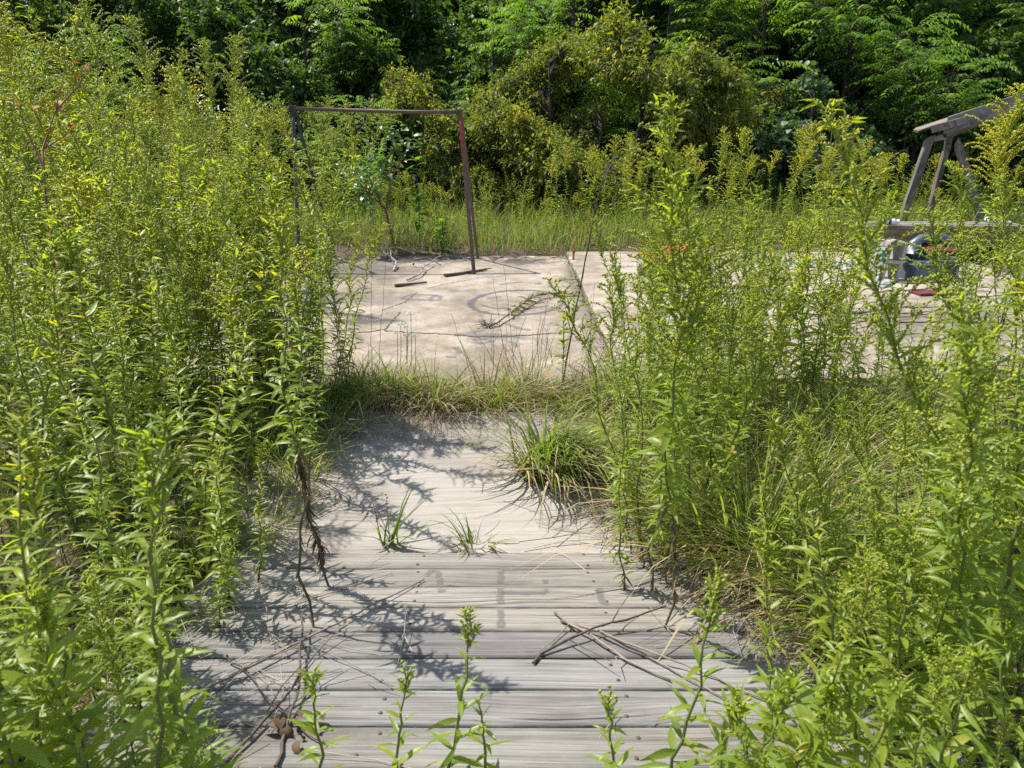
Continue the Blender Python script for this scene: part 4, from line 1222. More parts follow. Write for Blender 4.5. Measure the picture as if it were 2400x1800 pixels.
def pipe_mat(name, stops, axis=2):
    m, n = mat(name)
    tc = N(n, 'ShaderNodeTexCoord').outputs['Object']
    sp = N(n, 'ShaderNodeSeparateXYZ'); n.links.new(tc, sp.inputs[0])
    v = mathn(n, 'ADD', sp.outputs[axis], mathn(n, 'MULTIPLY', mathn(n, 'SUBTRACT', noise(n, 9, 5), 0.5), 0.35))
    c = ramp(n, stops, v)
    c = mixc(n, 0.6, c, ramp(n, [(0.35, (0.5, 0.42, 0.36)), (0.6, (1, 1, 1))], noise(n, 22, 6, 0.7)), 'MULTIPLY')
    out(n, pbr(n, c, 0.6, 0.35, noise(n, 70, 3), 0.3, 0.002).outputs[0])
    return m


M['pipe'] = pipe_mat('weathered_brown_pipe', [(0, (0.15, 0.105, 0.075)), (1, (0.13, 0.092, 0.066))])
M['pipered'] = pipe_mat('pipe_with_red_paint_at_top', [(0.0, (0.13, 0.092, 0.066)), (0.62, (0.14, 0.09, 0.065)), (0.76, (0.20, 0.06, 0.05)), (0.86, (0.36, 0.04, 0.04)), (0.95, (0.33, 0.05, 0.045)), (1.0, (0.17, 0.09, 0.075))])
M['pipeblack'] = plain('blackened_pipe', (0.055, 0.052, 0.05), 0.6, 0.3, 0.4, 20, 0.2, col2=(0.10, 0.08, 0.06))


def world_part(bm, name, m_, parent):
    o = bm.build(name, m_, parent)
    o.matrix_parent_inverse = parent.matrix_basis.inverted() if False else Matrix.Translation(-Vector(parent.location))
    return o


aR = AT(1077, 263, 8.0); aL = AT(686, 254, 8.0)


def leg(p0, p1, rad, m_, nm='leg'):
    """pipe from foot p0 to top p1; object coordinates run 0..1.6 up the pipe"""
    d = Vector(p1) - Vector(p0)
    b = MB(); n_ = 12
    H = d.length
    b.tube([(0, 0, H * q / (n_ - 1)) for q in range(n_)], rad, 12)
    o = b.build(nm, m_, fr)
    o.location = Vector(p0) - Vector(fr.location); o.rotation_euler = d.to_track_quat('Z', 'Y').to_euler()
    return o


fR1 = G(1111, 641); fR2 = G(1120, 606)
mm, nn_ = None, None
# red paint sits near the top: scale the ramp with the pipe length
M['pipered'].node_tree  # uses object z in metres (pipe length about 1.66 m)
for nd in M['pipered'].node_tree.nodes:
    if nd.type == 'VALTORGB' and len(nd.color_ramp.elements) == 6:
        src = nd.inputs[0].links[0].from_socket
        dv = mathn(M['pipered'].node_tree, 'DIVIDE', src, 1.68)
        M['pipered'].node_tree.links.new(dv, nd.inputs[0])
leg(fR1, aR, 0.0205, M['pipered'])
leg(fR2, aR + Vector((0.015, 0.03, -0.03)), 0.017, M['pipe'])
leg((aL.x + 0.05, 7.5, -0.02), aL, 0.0205, M['pipeblack'])
leg((aL.x + 0.2, 8.5, -0.02), aL + Vector((0.012, 0.03, -0.03)), 0.017, M['pipeblack'])
d = aR - aL
b = MB(); b.tube([aL - d * 0.012, aL + d * 0.35 + Vector((0, 0, -0.006)), aL + d * 0.7 + Vector((0, 0, -0.008)), aR + d * 0.004], 0.0185, 12)
world_part(b, 'top_bar', M['pipe'], fr)
b = MB(); b.tube([aR + Vector((-0.035, 0, 0.002)), aR + Vector((0.032, 0, 0.0))], 0.031, 12); b.tube([aR + Vector((0.0, 0, 0.02)), aR + Vector((0.008, -0.02, -0.10))], 0.029, 12)
world_part(b, 'corner_fitting', M['pipe'], fr)
b = MB(); b.tube([aL + Vector((-0.035, 0, 0.002)), aL + Vector((0.035, 0, 0.0))], 0.031, 12); b.tube([aL + Vector((0, 0, 0.02)), aL + Vector((0.0, -0.02, -0.10))], 0.029, 12)
world_part(b, 'corner_fitting', M['pipeblack'], fr)
b = MB(); b.tube([aL + d * 0.062, aL + Vector((0.012, -0.02, -0.13))], 0.008, 6)
world_part(b, 'corner_brace', M['pipeblack'], fr)
b = MB(); b.tube([aR - d * 0.07 + Vector((0, 0, -0.01)), aR - d * 0.065 + Vector((0, 0, -0.05)), aR + Vector((0.0, -0.02, -0.12))], 0.008, 6)
world_part(b, 'corner_brace', M['rust'], fr)
for q in (0.915, 0.93):
    b = MB(); pc = aL + d * q; an_ = np.linspace(0, 2 * np.pi, 14)
    b.tube([pc + Vector((0, 0.027 * math.cos(a), 0.027 * math.sin(a))) for a in an_], 0.004, 5)
    world_part(b, 'clamp_ring', M['rust'], fr)

# ------------------------------------------------------------------ sticks, branches, bolt
def stick(name, pts, rad, m_, label, cat='stick', group=None, wob=0.006, seed=1, k=6, twigs=0):
    rr = np.random.default_rng(seed)
    P = np.array([tuple(p) for p in pts]); dd = np.concatenate([[0], np.cumsum(np.linalg.norm(np.diff(P, axis=0), axis=1))])
    n_ = max(6, int(dd[-1] / 0.04))
    t = np.linspace(0, dd[-1], n_)
    Q = np.stack([np.interp(t, dd, P[:, q]) for q in range(3)], -1)
    Q[:, :2] += np.convolve(rr.normal(0, 1, n_ * 2 + 8), np.ones(3) / 3, 'same')[:2 * n_].reshape(n_, 2) * wob
    org = Vector(Q[0]); Qr = Q - Q[0]
    b = MB(); b.tube(Qr, rad * np.linspace(1, 0.55, n_) * rr.uniform(0.85, 1.15, n_), k)
    o = b.build(name, m_)
    o.location = org
    for q in range(twigs):
        i_ = rr.integers(n_ // 4, n_ - 1); L = rr.uniform(0.05, 0.22)
        v = rr.normal(0, 1, 3); v[2] = abs(v[2]) * 0.35; v += (Qr[-1] - Qr[0]) / (np.linalg.norm(Qr[-1] - Qr[0])) * 1.2; v /= np.linalg.norm(v)
        b = MB(); b.tube([Qr[i_], Qr[i_] + v * L * 0.5 + rr.normal(0, 0.01, 3), Qr[i_] + v * L], rad * np.array([0.5, 0.4, 0.2]), 4)
        b.build('twig', m_, o)
    tag(o, label, cat, group)
    return o


D = lambda x, y, h=0.008: GD(*c1(x, y), h)
stick('dry_stalk', [D(60, 690, 0.02), D(480, 480, 0.02), D(700, 370, 0.015), D(935, 250)], 0.0042, M['twig'], 'longest pale dry stalk lying diagonally across the left of the deck', seed=2)
stick('dry_stalk', [D(200, 940), D(380, 735, 0.02), D(470, 610, 0.05), D(530, 540, 0.09)], 0.005, M['twigdark'], 'dark dry stalk propped at the lower left of the deck', seed=3, twigs=3)
stick('dry_stalk', [D(390, 945), D(430, 800), D(470, 640, 0.03), D(495, 370, 0.05)], 0.0048, M['twigdark'], 'upright-leaning brown stalk among dead leaves at left of the deck', seed=4)
stick('dry_stalk', [D(130, 660), D(300, 560, 0.03), D(480, 490, 0.03), D(560, 500, 0.02), D(720, 590), D(830, 640)], 0.0022, M['twig'], 'thin curved dry stem on the left of the deck', seed=5)
stick('dry_stalk', [D(200, 530), D(330, 650, 0.02), D(440, 780), D(560, 850)], 0.0026, M['twigdark'], 'thin dark stem crossing behind the dead leaf cluster', seed=6)
stick('dry_stalk', [D(420, 360, 0.02), D(500, 330), D(830, 220)], 0.002, M['twig'], 'fine dry stem above the leafy shadow on the deck', seed=7)
stick('dry_stalk', [D(1430, 365), D(1520, 440, 0.02), D(1700, 560), D(1850, 620)], 0.005, M['twig'], 'pale dry stalk slanting down to the right on the deck', seed=8, twigs=2)
stick('dry_stalk', [D(1345, 555), D(1370, 525), D(1540, 435, 0.03), D(1700, 395, 0.04), D(1830, 345, 0.06)], 0.005, M['twigdark'], 'brown stalk crossing the pale one at the right of the deck', seed=9, twigs=2)
stick('dry_stalk', [D(1450, 400), D(1600, 450, 0.02), D(1800, 520, 0.03), D(2000, 600), D(2200, 700)], 0.004, M['twig'], 'long straight pale stalk at the right of the deck', seed=10)
stick('dry_stalk', [D(1590, 450, 0.02), D(1760, 530), D(1900, 610), D(2050, 690)], 0.0035, M['straw'] if False else M['twig'], 'short thin stalk below the crossed stalks on the deck', seed=11)
# dead leaf cluster on the deck
e = empty('dead_leaf_cluster', D(480, 820, 0.0))
rr = np.random.default_rng(44)
for q in range(12):
    tm = leaf_template(5, 0.5, 0.45, rr.uniform(1.5, 3.2), rr.uniform(0.3, 0.9))
    b = MB(); b.add(tm[0], tm[1], rr.random() * 0.4)
    o = b.build('leaf', M['dead'], e)
    o.location = (rr.normal(0, 0.045), rr.normal(0, 0.02), 0.022); o.rotation_euler = (rr.normal(0, 0.6), rr.normal(0, 0.4), rr.uniform(0, 6.28)); o.scale = (rr.uniform(0.035, 0.06),) * 3
tag(e, 'small cluster of curled dark dead leaves on the deck', 'dead leaves')
# on the concrete
S3 = lambda x, y, h=0.012: G(*c3(x, y), h)
stick('broken_board_strip', [S3(395, 282), S3(520, 270), S3(630, 256)], 0.016, M['twigdark'], 'short dark stick lying left of the frame on the slab', seed=12, wob=0.002)
stick('broken_board_strip', [S3(765, 207), S3(980, 178), S3(1080, 158)], 0.018, M['twigdark'], 'dark stick lying across the foot of the frame', seed=13, wob=0.002, twigs=2)
stick('dead_branch', [S3(395, 168), S3(405, 110, 0.05), S3(370, 70, 0.10), S3(330, 50, 0.16)], 0.014, M['twigpale'], 'pale forked dead branch on the far left of the slab', 'branch', seed=14, twigs=6)
stick('dead_branch', [S3(490, 240), S3(580, 195, 0.03), S3(610, 140, 0.05), S3(680, 105, 0.04)], 0.010, M['twigpale'], 'thin pale dead branch right of the forked one on the slab', 'branch', seed=15, twigs=5)
stick('dead_branch', [S3(530, 130), S3(540, 95, 0.08), S3(640, 80, 0.06), S3(740, 130)], 0.008, M['twigdark'], 'thin dark branch at the far edge of the slab', 'branch', seed=16, twigs=5)
stick('dead_branch', [S3(780, 10, 0.12), S3(850, 40, 0.06), S3(930, 42, 0.05)], 0.010, M['twigpale'], 'curved pale branch lying in grass behind the slab', 'branch', seed=17, twigs=2)
b = MB(); b.tube([(0, 0, 0), (0, 0, 0.10)], 0.012, 8); b.tube([(0, 0, 0.085), (0, 0, 0.11)], 0.024, 6)
o = b.build('anchor_bolt', M['rust']); o.location = G(*c3(1718, 90), 0.035)
tag(o, 'rusty anchor bolt sticking up from the paler slab', 'bolt')

# uprooted weed
e = empty('uprooted_weed', S3(1085, 585, 0.01))
rr = np.random.default_rng(50)
pth = [Vector(S3(*q)) - Vector(e.location) for q in ((1085, 585, 0.02), (1150, 560, 0.03), (1240, 490, 0.04), (1330, 420, 0.05), (1450, 350, 0.05), (1600, 340, 0.03), (1700, 350, 0.02))]
b = MB(); b.tube(pth, np.linspace(0.010, 0.003, 7), 6); b.build('stem', M['twig'], e)
P_ = np.array([tuple(q) for q in pth]); tt = np.linspace(0, 1, 7)
nl = 130; u = rr.uniform(0.28, 1, nl) ** 0.9
pos = np.stack([np.interp(u, tt, P_[:, k]) for k in range(3)], -1)
dv = rr.normal(0, 1, (nl, 3)); dv[:, 2] = np.abs(dv[:, 2]) * 0.3 - 0.05; dv += np.array([0.8, 0.8, 0])
m_w = leaf_mat('wilted_leaf', [(0, (0.10, 0.09, 0.04)), (0.5, (0.17, 0.17, 0.06)), (1, (0.28, 0.27, 0.10))], trans=0.2)
b = MB(); place_leaves(b, LT[1], pos, dv, np.tile([0, 0, 1.0], (nl, 1)), rr.uniform(0.06, 0.13, nl), rr.uniform(0.6, 1.1, nl), rr.random(nl), rr.normal(0, 1, nl)); b.build('wilted_leaves', m_w, e)
b = MB()
for q in range(22):
    v = rr.normal(0, 1, 3); v[2] = abs(v[2]) * 0.4; v[0] -= 0.3; v /= np.linalg.norm(v); L = rr.uniform(0.05, 0.14)
    b.tube([(0, 0, 0), v * L * 0.5 + rr.normal(0, 0.012, 3), v * L + np.array([0, 0, -0.01])], [0.004, 0.003, 0.001], 4)
b.build('roots', M['twigdark'], e)
tag(e, 'wilted uprooted weed lying on the slab over the painted ring', 'weed')
e = empty('wilted_weed', S3(1700, 250, 0.01)); b = MB(); nl = 60
pos = rr.normal(0, 1, (nl, 3)) * np.array([0.12, 0.12, 0.008]) + np.array([0, 0, 0.012]); dv = rr.normal(0, 1, (nl, 3)) * np.array([1, 1, 0.2])
place_leaves(b, LT[1], pos, dv, np.tile([0, 0, 1.0], (nl, 1)), rr.uniform(0.05, 0.1, nl), rr.uniform(0.6, 1.0, nl), rr.random(nl), rr.normal(0, 0.6, nl)); b.build('wilted_leaves', m_w, e)
b = MB(); b.tube([(-0.2, -0.1, 0.01), (0, 0, 0.02), (0.15, 0.05, 0.01)], 0.004, 5); b.build('stem', M['twig'], e)
tag(e, 'little heap of wilted leaves over the slab seam', 'weed')

# ------------------------------------------------------------------ pokeweed, dock, chives and other single plants
LEAFO = leaf_template(5, 0.48, 0.42, 0.7, 0.25)
HEART = leaf_template(4, 0.85, 0.30, 0.6, 0.2)


def branchy(name, base, trunk, branches, rad, stem_m, leaf_m, nleaf, ll, label, cat, seed, tm=LEAFO, spread=0.07, tip=0.5, lens=None):
    rr = np.random.default_rng(seed)
    e = empty(name, base)
    bo = Vector(base)
    tp = [Vector(q) - bo for q in trunk]
    b = MB(); b.tube(tp, np.linspace(rad, rad * 0.6, len(tp)), 7); b.build('stem', stem_m, e)
    pos, dv = [], []
    for br in branches:
        q = [Vector(z) - bo for z in br]
        b = MB(); b.tube(q, np.linspace(rad * 0.6, rad * 0.2, len(q)), 6); b.build('branch', stem_m, e)
        P_ = np.array([tuple(z) for z in q]); t_ = np.linspace(0, 1, len(P_))
        u = 1 - (1 - tip) * rr.random(nleaf) ** 1.2
        pp = np.stack([np.interp(u, t_, P_[:, k]) for k in range(3)], -1) + rr.normal(0, spread, (nleaf, 3))
        pos.append(pp); dv.append(rr.normal(0, 1, (nleaf, 3)) * np.array([1, 1, 0.5]) + np.array([0, 0, 0.1]))
    pos = np.concatenate(pos); dv = np.concatenate(dv); n_ = len(pos)
    b = MB(); place_leaves(b, tm, pos, dv, np.tile([0, 0, 1.0], (n_, 1)), ll * rr.uniform(0.5, 1.2, n_), rr.uniform(0.8, 1.2, n_), rr.random(n_), rr.normal(0, 0.4, n_))
    b.build('leaves', leaf_m, e)
    tag(e, label, cat)
    return e


c2 = lambda x, y: (600 + 0.422 * x, 200 + 0.422 * y)
Q2 = lambda x, y, Yd=9.0: AT(*c2(x, y), Yd)
base = Q2(775, 935); base.z = -0.05
pk = branchy('pokeweed', base, [base, Q2(745, 800), Q2(720, 690)],
        [[Q2(720, 690), Q2(640, 610, 8.9), Q2(540, 540, 8.8), Q2(455, 470, 8.7)], [Q2(720, 690), Q2(740, 600), Q2(750, 480), Q2(755, 330)], [Q2(750, 530), Q2(700, 470, 9.1), Q2(640, 390, 9.1)], [Q2(750, 510), Q2(790, 450, 8.9), Q2(830, 370, 8.9), Q2(850, 290, 8.9)], [Q2(752, 420), Q2(760, 330), Q2(740, 250, 9)], [Q2(640, 610), Q2(600, 540), Q2(590, 470)], [Q2(690, 650), Q2(680, 590, 8.9), Q2(650, 585, 8.85), Q2(610, 640, 8.8)]],
        0.022, M['redstem'], M['poke'], 46, 0.12, 'pokeweed bush with red branching stems behind the slab', 'pokeweed', 61)
bb = AT(150, 900, 3.2); bb.z = -0.1
A_ = lambda x, y, Yd=3.2: AT(x, y, Yd)
branchy('pokeweed', bb, [bb, A_(110, 500), A_(100, 350)], [[A_(100, 350), A_(130, 260), A_(150, 170)], [A_(105, 400), A_(60, 300), A_(30, 220)], [A_(130, 260), A_(185, 200), A_(210, 150)], [A_(100, 350), A_(150, 320), A_(170, 290)]],
        0.006, M['redstem'], M['orange'], 5, 0.04, 'red-stemmed weed with a few orange leaves at far left', 'weed', 62, spread=0.03)
# tall dark leafy weed next to the pokeweed
rr = np.random.default_rng(63)
for (pxx, pyy, pyb, Yd, ll, label) in ((975, 375, 560, 9.3, 0.22, 'dark upright weed with long drooping leaves right of the pokeweed'), (1035, 510, 600, 9.0, 0.14, 'small bright green weed at the foot of the frame behind the slab'), (2095, 530, 600, 9.0, 0.12, 'broad-leaved weed behind the wooden bench')):
    top = AT(pxx, pyy, Yd); e = empty('broadleaf_weed', (top.x, Yd, -0.06)); h = top.z + 0.06
    b = MB(); b.tube([(0, 0, 0), (0.01, 0, h * 0.5), (0, 0, h)], [0.009, 0.007, 0.003], 6); b.build('stem', M['gstem'], e)
    nl = 46; u = rr.uniform(0.2, 1, nl); az = rr.uniform(0, 6.28, nl); el = rr.normal(0.3, 0.3, nl)
    b = MB(); place_leaves(b, LEAFO, np.stack([0 * u, 0 * u, u * h], -1), np.stack([np.cos(az), np.sin(az), el], -1), np.tile([0, 0, 1.0], (nl, 1)), ll * rr.uniform(0.6, 1.1, nl), np.full(nl, 0.75), rr.random(nl) * 0.6); b.build('leaves', M['frond'], e)
    tag(e, label, 'weed')
# leafy sapling by the slab edge and the bare stalk beside it
base = G(1310, 955, -0.1)
stick('bare_stalk', [base, AT(1325, 860, base.y - 0.02), AT(1350, 720, base.y - 0.05), AT(1378, 580, base.y - 0.08), AT(1400, 470, base.y - 0.1), AT(1425, 380, base.y - 0.12)], 0.006, M['twigdark'], 'tall bare brown stalk leaning right at the near slab edge', 'stalk', seed=71, wob=0.003, twigs=6)
e = empty('leafy_sprig', G(1315, 930, -0.06)); top = AT(1318, 735, e.location.y); h = top.z + 0.06
b = MB(); b.tube([(0, 0, 0), (0.01, 0, h * 0.6), (0, 0, h)], 0.003, 5); b.build('stem', M['bstem'], e)
for q in range(26):
    u = rr.uniform(0.4, 1)
    o = put('leaf', near_leaf_me[rr.integers(0, 8)], e, (0.005, 0, u * h)); o.rotation_euler = (rr.normal(0, 0.5), -rr.uniform(0.1, 1.0), rr.uniform(0, 6.28)); L = rr.uniform(0.05, 0.09); o.scale = (L, L * 2.0, L)
tag(e, 'leafy green sprig beside the bare stalk at the slab edge', 'sprig')
for q, (bx, tx, ty) in enumerate(((885, 905, 600), (868, 872, 590), (1210, 1180, 620), (1190, 1155, 650), (1260, 1290, 640), (1450, 1455, 560), (1500, 1490, 500), (1375, 1395, 660))):
    bp = G(bx, 900, -0.05); stick('wiry_stem', [bp, AT((bx + tx) / 2, (880 + ty) / 2, bp.y - 0.03), AT(tx, ty, bp.y - 0.08)], 0.0016, M['bstem'], 'thin wiry reddish stem rising before the concrete', 'stem', 'wiry stems before the concrete', 0.004, 80 + q, 4)
for q in range(34):
    bx = rr.normal(1235, 60) if q % 3 else rr.normal(1400, 45); yb = rr.uniform(870, 925)
    bp = G(bx, yb, -0.05); tx, ty = bx + rr.normal(5, 38), rr.uniform(715, 850)
    stick('wiry_stem', [bp, AT((bx + tx) / 2 + rr.normal(0, 6), (yb + ty) / 2, bp.y), AT(tx, ty, bp.y + rr.normal(0, 0.06))], 0.0018, M['bstem'], 'thin brown stem in the dry tangle before the seam of the slabs', 'stem', 'brown stems before the slab seam', 0.004, 600 + q, 4, int(rr.integers(0, 3)))
# garlic chives
e = empty('garlic_chives', G(955, 893, -0.05))
for q, (bx, tx, ty) in enumerate(((410, 415, 640), (435, 440, 580), (480, 490, 600), (515, 515, 500), (545, 548, 665), (470, 485, 660))):
    p0 = G(*c3(bx, 960), -0.05) - Vector(e.location); p1 = AT(*c3(tx, ty), e.location.y) - Vector(e.location)
    b = MB(); b.tube([p0, p0.lerp(p1, 0.5) + Vector((0.004, 0, 0)), p1], [0.0022, 0.002, 0.0016], 5); st_ = b.build('flower_stem', M['gstem'], e)
    b = MB(); nn = 46
    v = rr.normal(0, 1, (nn, 3)); v[:, 2] = np.abs(v[:, 2]) * 0.9 + 0.15; v /= np.linalg.norm(v, axis=1)[:, None]; L = rr.uniform(0.014, 0.024, nn)
    for z in range(nn): b.tube([np.array(p1), np.array(p1) + v[z] * L[z]], 0.0005, 3, 0, False)
    place_leaves(b, OCT, np.array(p1) + v * L[:, None], v, np.tile([0.2, 0.1, 1.0], (nn, 1)), np.full(nn, 0.008), np.full(nn, 1.0), rr.random(nn)); b.build('flower_head', M['white'], st_)
tag(e, 'garlic chives with small white flower heads at the slab edge', 'flower')
# dock with broad glossy leaves
e = empty('dock_plant', G(1500, 1120, -0.14))
for q in range(9):
    b = MB(); tm = leaf_template(7, 0.55, 0.45, rr.uniform(0.3, 1.0), 0.2, 0.02); b.add(tm[0], tm[1], rr.random()); o = b.build('leaf', M['dock'], e)
    a = q * 2.4; o.location = (0.02 * math.cos(a), 0.02 * math.sin(a), 0.02); o.rotation_euler = (rr.normal(0, 0.25), -R(rr.uniform(25, 70)), a); o.scale = (rr.uniform(0.10, 0.16),) * 3
tag(e, 'dock plant with broad glossy dark leaves right of the grass clump', 'dock')
# rush sprig in front of the deck
e = empty('rush_sprig', (GD(905, 1292).x, 2.42, -0.13))
for q, (tx, ty, dx) in enumerate(((868, 1150, -0.03), (905, 1165, 0.0), (880, 1190, 0.02))):
    p1 = AT(tx, ty, 2.5) - Vector(e.location)
    b = MB(); b.tube([(dx, 0, 0), Vector((dx, 0, 0)).lerp(p1, 0.5), p1], [0.002, 0.0018, 0.001], 4); s1 = b.build('stem', M['twigdark'], e)
    for z in range(5):
        b = MB(); b.add(OCT[0] * 0.012 + np.array(Vector((dx, 0, 0)).lerp(p1, rr.uniform(0.5, 1))) + rr.normal(0, 0.014, 3), OCT[1]); b.build('seed_head', M['twigdark'], s1)
b = MB(); k_ = 16; blades(b, rr, np.stack([rr.normal(0, 0.02, k_), rr.normal(0, 0.02, k_), 0 * np.ones(k_)], -1), rr.uniform(0.12, 0.32, k_), np.full(k_, 0.010), rr.uniform(0, 6.28, k_), rr.uniform(R(40), R(85), k_), rr.uniform(0.3, 1.2, k_), rr.random(k_) * 0.5); b.build('blades', M['grass'], e)
tag(e, 'small grass sprig with dark seed heads at the deck far edge', 'sprig')
tuft(GD(1110, 1292).x, 2.42, -0.13, 36, 0.20, 0.06, 'sparse green grass sprig behind the middle of the deck edge', None, 0.3, 95, 1.3, 0.006)
# ironweed with purple heads
e = empty('ironweed', (AT(1955, 320, 11.5).x, 11.5, -0.06))
for q, (tx, ty) in enumerate(((1885, 295), (1903, 292), (1922, 288), (1950, 305), (1966, 303), (1975, 300), (1990, 325), (1960, 325))):
    p1 = AT(tx, ty, 11.5) - Vector(e.location)
    b = MB(); b.tube([(0, 0, 0), (p1.x * 0.4, 0, p1.z * 0.6), p1], [0.008, 0.006, 0.003], 5); s1 = b.build('stem', M['gstem'], e)
    nn = 60; v = rr.normal(0, 1, (nn, 3)); v[:, 2] = np.abs(v[:, 2]); b = MB(); place_leaves(b, OCT, np.tile(np.array(p1), (nn, 1)), v, np.tile([0.2, 0.1, 1.0], (nn, 1)), rr.uniform(0.012, 0.028, nn), np.full(nn, 1.0), rr.random(nn)); b.build('flower_head', M['purple'], s1)
tag(e, 'ironweed with small purple flower heads before the tree line', 'ironweed')

# ------------------------------------------------------------------ discarded things on the right slab
RZ = 0.035


def bev(o, wd=0.01, seg=3):
    md = o.modifiers.new('bevel', 'BEVEL'); md.width = wd; md.segments = seg; md.limit_method = 'ANGLE'
    return o


def boxpart(name, size, loc, m_, parent, rot=(0, 0, 0), bw=0.006, seg=2):
    b = MB(); b.box((0, 0, 0), size)
    o = b.build(name, m_, parent, False); o.location = loc; o.rotation_euler = rot
    if bw: bev(o, bw, seg)
    return o


def loft(name, rings, m_, parent, close=True):
    """closed cross-sections stacked into one shell"""
    rg = np.array(rings); n_, k = rg.shape[:2]
    i, j = np.meshgrid(np.arange(n_ - 1), np.arange(k), indexing='ij'); j2 = (j + 1) % k
    f = np.stack([i * k + j, i * k + j2, (i + 1) * k + j2, (i + 1) * k + j], -1).reshape(-1, 4)
    b = MB(); b.add(rg, f)
    for q in (0, n_ - 1):
        c = rg[q].mean(0); b.add(np.concatenate([rg[q], [c]]), [[z, (z + 1) % k, k] for z in range(k)])
    return b.build(name, m_, parent)


def rrect(w_, d_, z, r_=0.03, cx=0, cy=0, k=5):
    pts_ = []
    for sx, sy, a0 in ((1, 1, 0), (-1, 1, 90), (-1, -1, 180), (1, -1, 270)):
        for q in range(k):
            a = R(a0 + 90 * q / (k - 1)); pts_.append((cx + sx * (w_ / 2 - r_) + r_ * math.cos(a), cy + sy * (d_ / 2 - r_) + r_ * math.sin(a), z))
    return pts_


# red and black machine
mc = empty('red_machine', G(1580, 650, RZ)); mc.rotation_euler = (0, 0, 0.25); mc.scale = (1.18, 1.1, 1.12)
loft('body', [rrect(0.40, 0.34, 0.05, 0.05), rrect(0.46, 0.38, 0.09, 0.06), rrect(0.46, 0.38, 0.15, 0.06), rrect(0.40, 0.34, 0.17, 0.05)], M['black'], mc)
loft('hood', [rrect(0.50, 0.42, 0.172, 0.07), rrect(0.52, 0.43, 0.20, 0.08), rrect(0.46, 0.36, 0.245, 0.08), rrect(0.30, 0.24, 0.268, 0.08), rrect(0.18, 0.14, 0.272, 0.06)], M['redplastic'], mc)
boxpart('vent_slot', (0.16, 0.05, 0.05), (-0.02, -0.195, 0.215), M['black'], mc, (R(-35), 0, 0), 0.008)
boxpart('trim_bar', (0.22, 0.03, 0.016), (0.06, -0.215, 0.195), M['redplastic'], mc, (0, 0, 0), 0.004)
for sx in (-1, 1):
    for sy in (-1, 1):
        b = MB(); b.tube([(sx * 0.22, sy * 0.15, 0.055), (sx * 0.255, sy * 0.15, 0.055)], 0.055, 14); b.build('wheel', M['black'], mc)
tag(mc, 'low machine with a red plastic hood and black body half hidden by goldenrod', 'machine')

# cinder block standing on end with paint on its side
cb = empty('cinder_block', G(2070, 657, RZ)); cb.rotation_euler = (0, R(6), R(8))
m, n = mat('painted_cinder_block')
tc = N(n, 'ShaderNodeTexCoord').outputs['Object']
sp = N(n, 'ShaderNodeSeparateXYZ'); n.links.new(tc, sp.inputs[0])
cc = mixc(n, 0.6, (0.40, 0.37, 0.32), ramp(n, [(0.3, (0.55, 0.55, 0.55)), (0.6, (1, 1, 1))], noise(n, 60, 5, 0.7)), 'MULTIPLY')
zz = mathn(n, 'ADD', sp.outputs[2], mathn(n, 'MULTIPLY', mathn(n, 'SUBTRACT', noise(n, 9, 5, 0.7), 0.5), 0.30))
paint = ramp(n, [(0.0, (0.34, 0.33, 0.31)), (0.10, (0.36, 0.40, 0.42)), (0.15, (0.13, 0.34, 0.42)), (0.25, (0.10, 0.30, 0.44)), (0.29, (0.40, 0.38, 0.45)), (0.33, (0.22, 0.13, 0.34)), (0.385, (0.36, 0.28, 0.09))], zz)
for q in n.nodes:
    if q.type == 'VALTORGB' and len(q.color_ramp.elements) == 7: q.color_ramp.interpolation = 'CONSTANT'
geo = N(n, 'ShaderNodeNewGeometry')
lft = mathn(n, 'LESS_THAN', sp.outputs[0], -0.0935)
cc = mixc(n, mathn(n, 'MULTIPLY', lft, ramp(n, [(0.40, (0.1, 0.1, 0.1)), (0.52, (0.85, 0.85, 0.85))], noise(n, 14, 5, 0.7))), cc, paint)
out(n, pbr(n, cc, 0.92, 0.15, noise(n, 90, 4), 0.7, 0.004).outputs[0])
M['block'] = m
b = MB(); W_, D_, H_ = 0.19, 0.19, 0.39
for sx in (-1, 1): b.box((sx * (W_ / 2 - 0.016), 0, H_ / 2), (0.032, D_, H_))
for zz_ in (0.016, H_ / 2, H_ - 0.016): b.box((0, 0, zz_), (W_ - 0.062, D_ - 0.004, 0.033))
o = b.build('block_body', M['block'], cb, False); bev(o, 0.004, 2)
boxpart('mortar_crust', (0.12, 0.10, 0.012), (0.02, 0, H_ + 0.004), M['rag'], cb, (0.05, 0.03, 0.3), 0.005)
tag(cb, 'hollow cinder block on end with blue and purple paint on its side', 'cinder block')

# grey moulded plastic shell with red strip
gp = empty('plastic_console', G(2185, 660, RZ) + Vector((0.02, 0.17, 0))); gp.rotation_euler = (0, 0, R(12))
loft('base', [rrect(0.50, 0.34, 0.0, 0.05), rrect(0.50, 0.34, 0.15, 0.05), rrect(0.46, 0.32, 0.20, 0.05)], M['greyplastic'], gp)
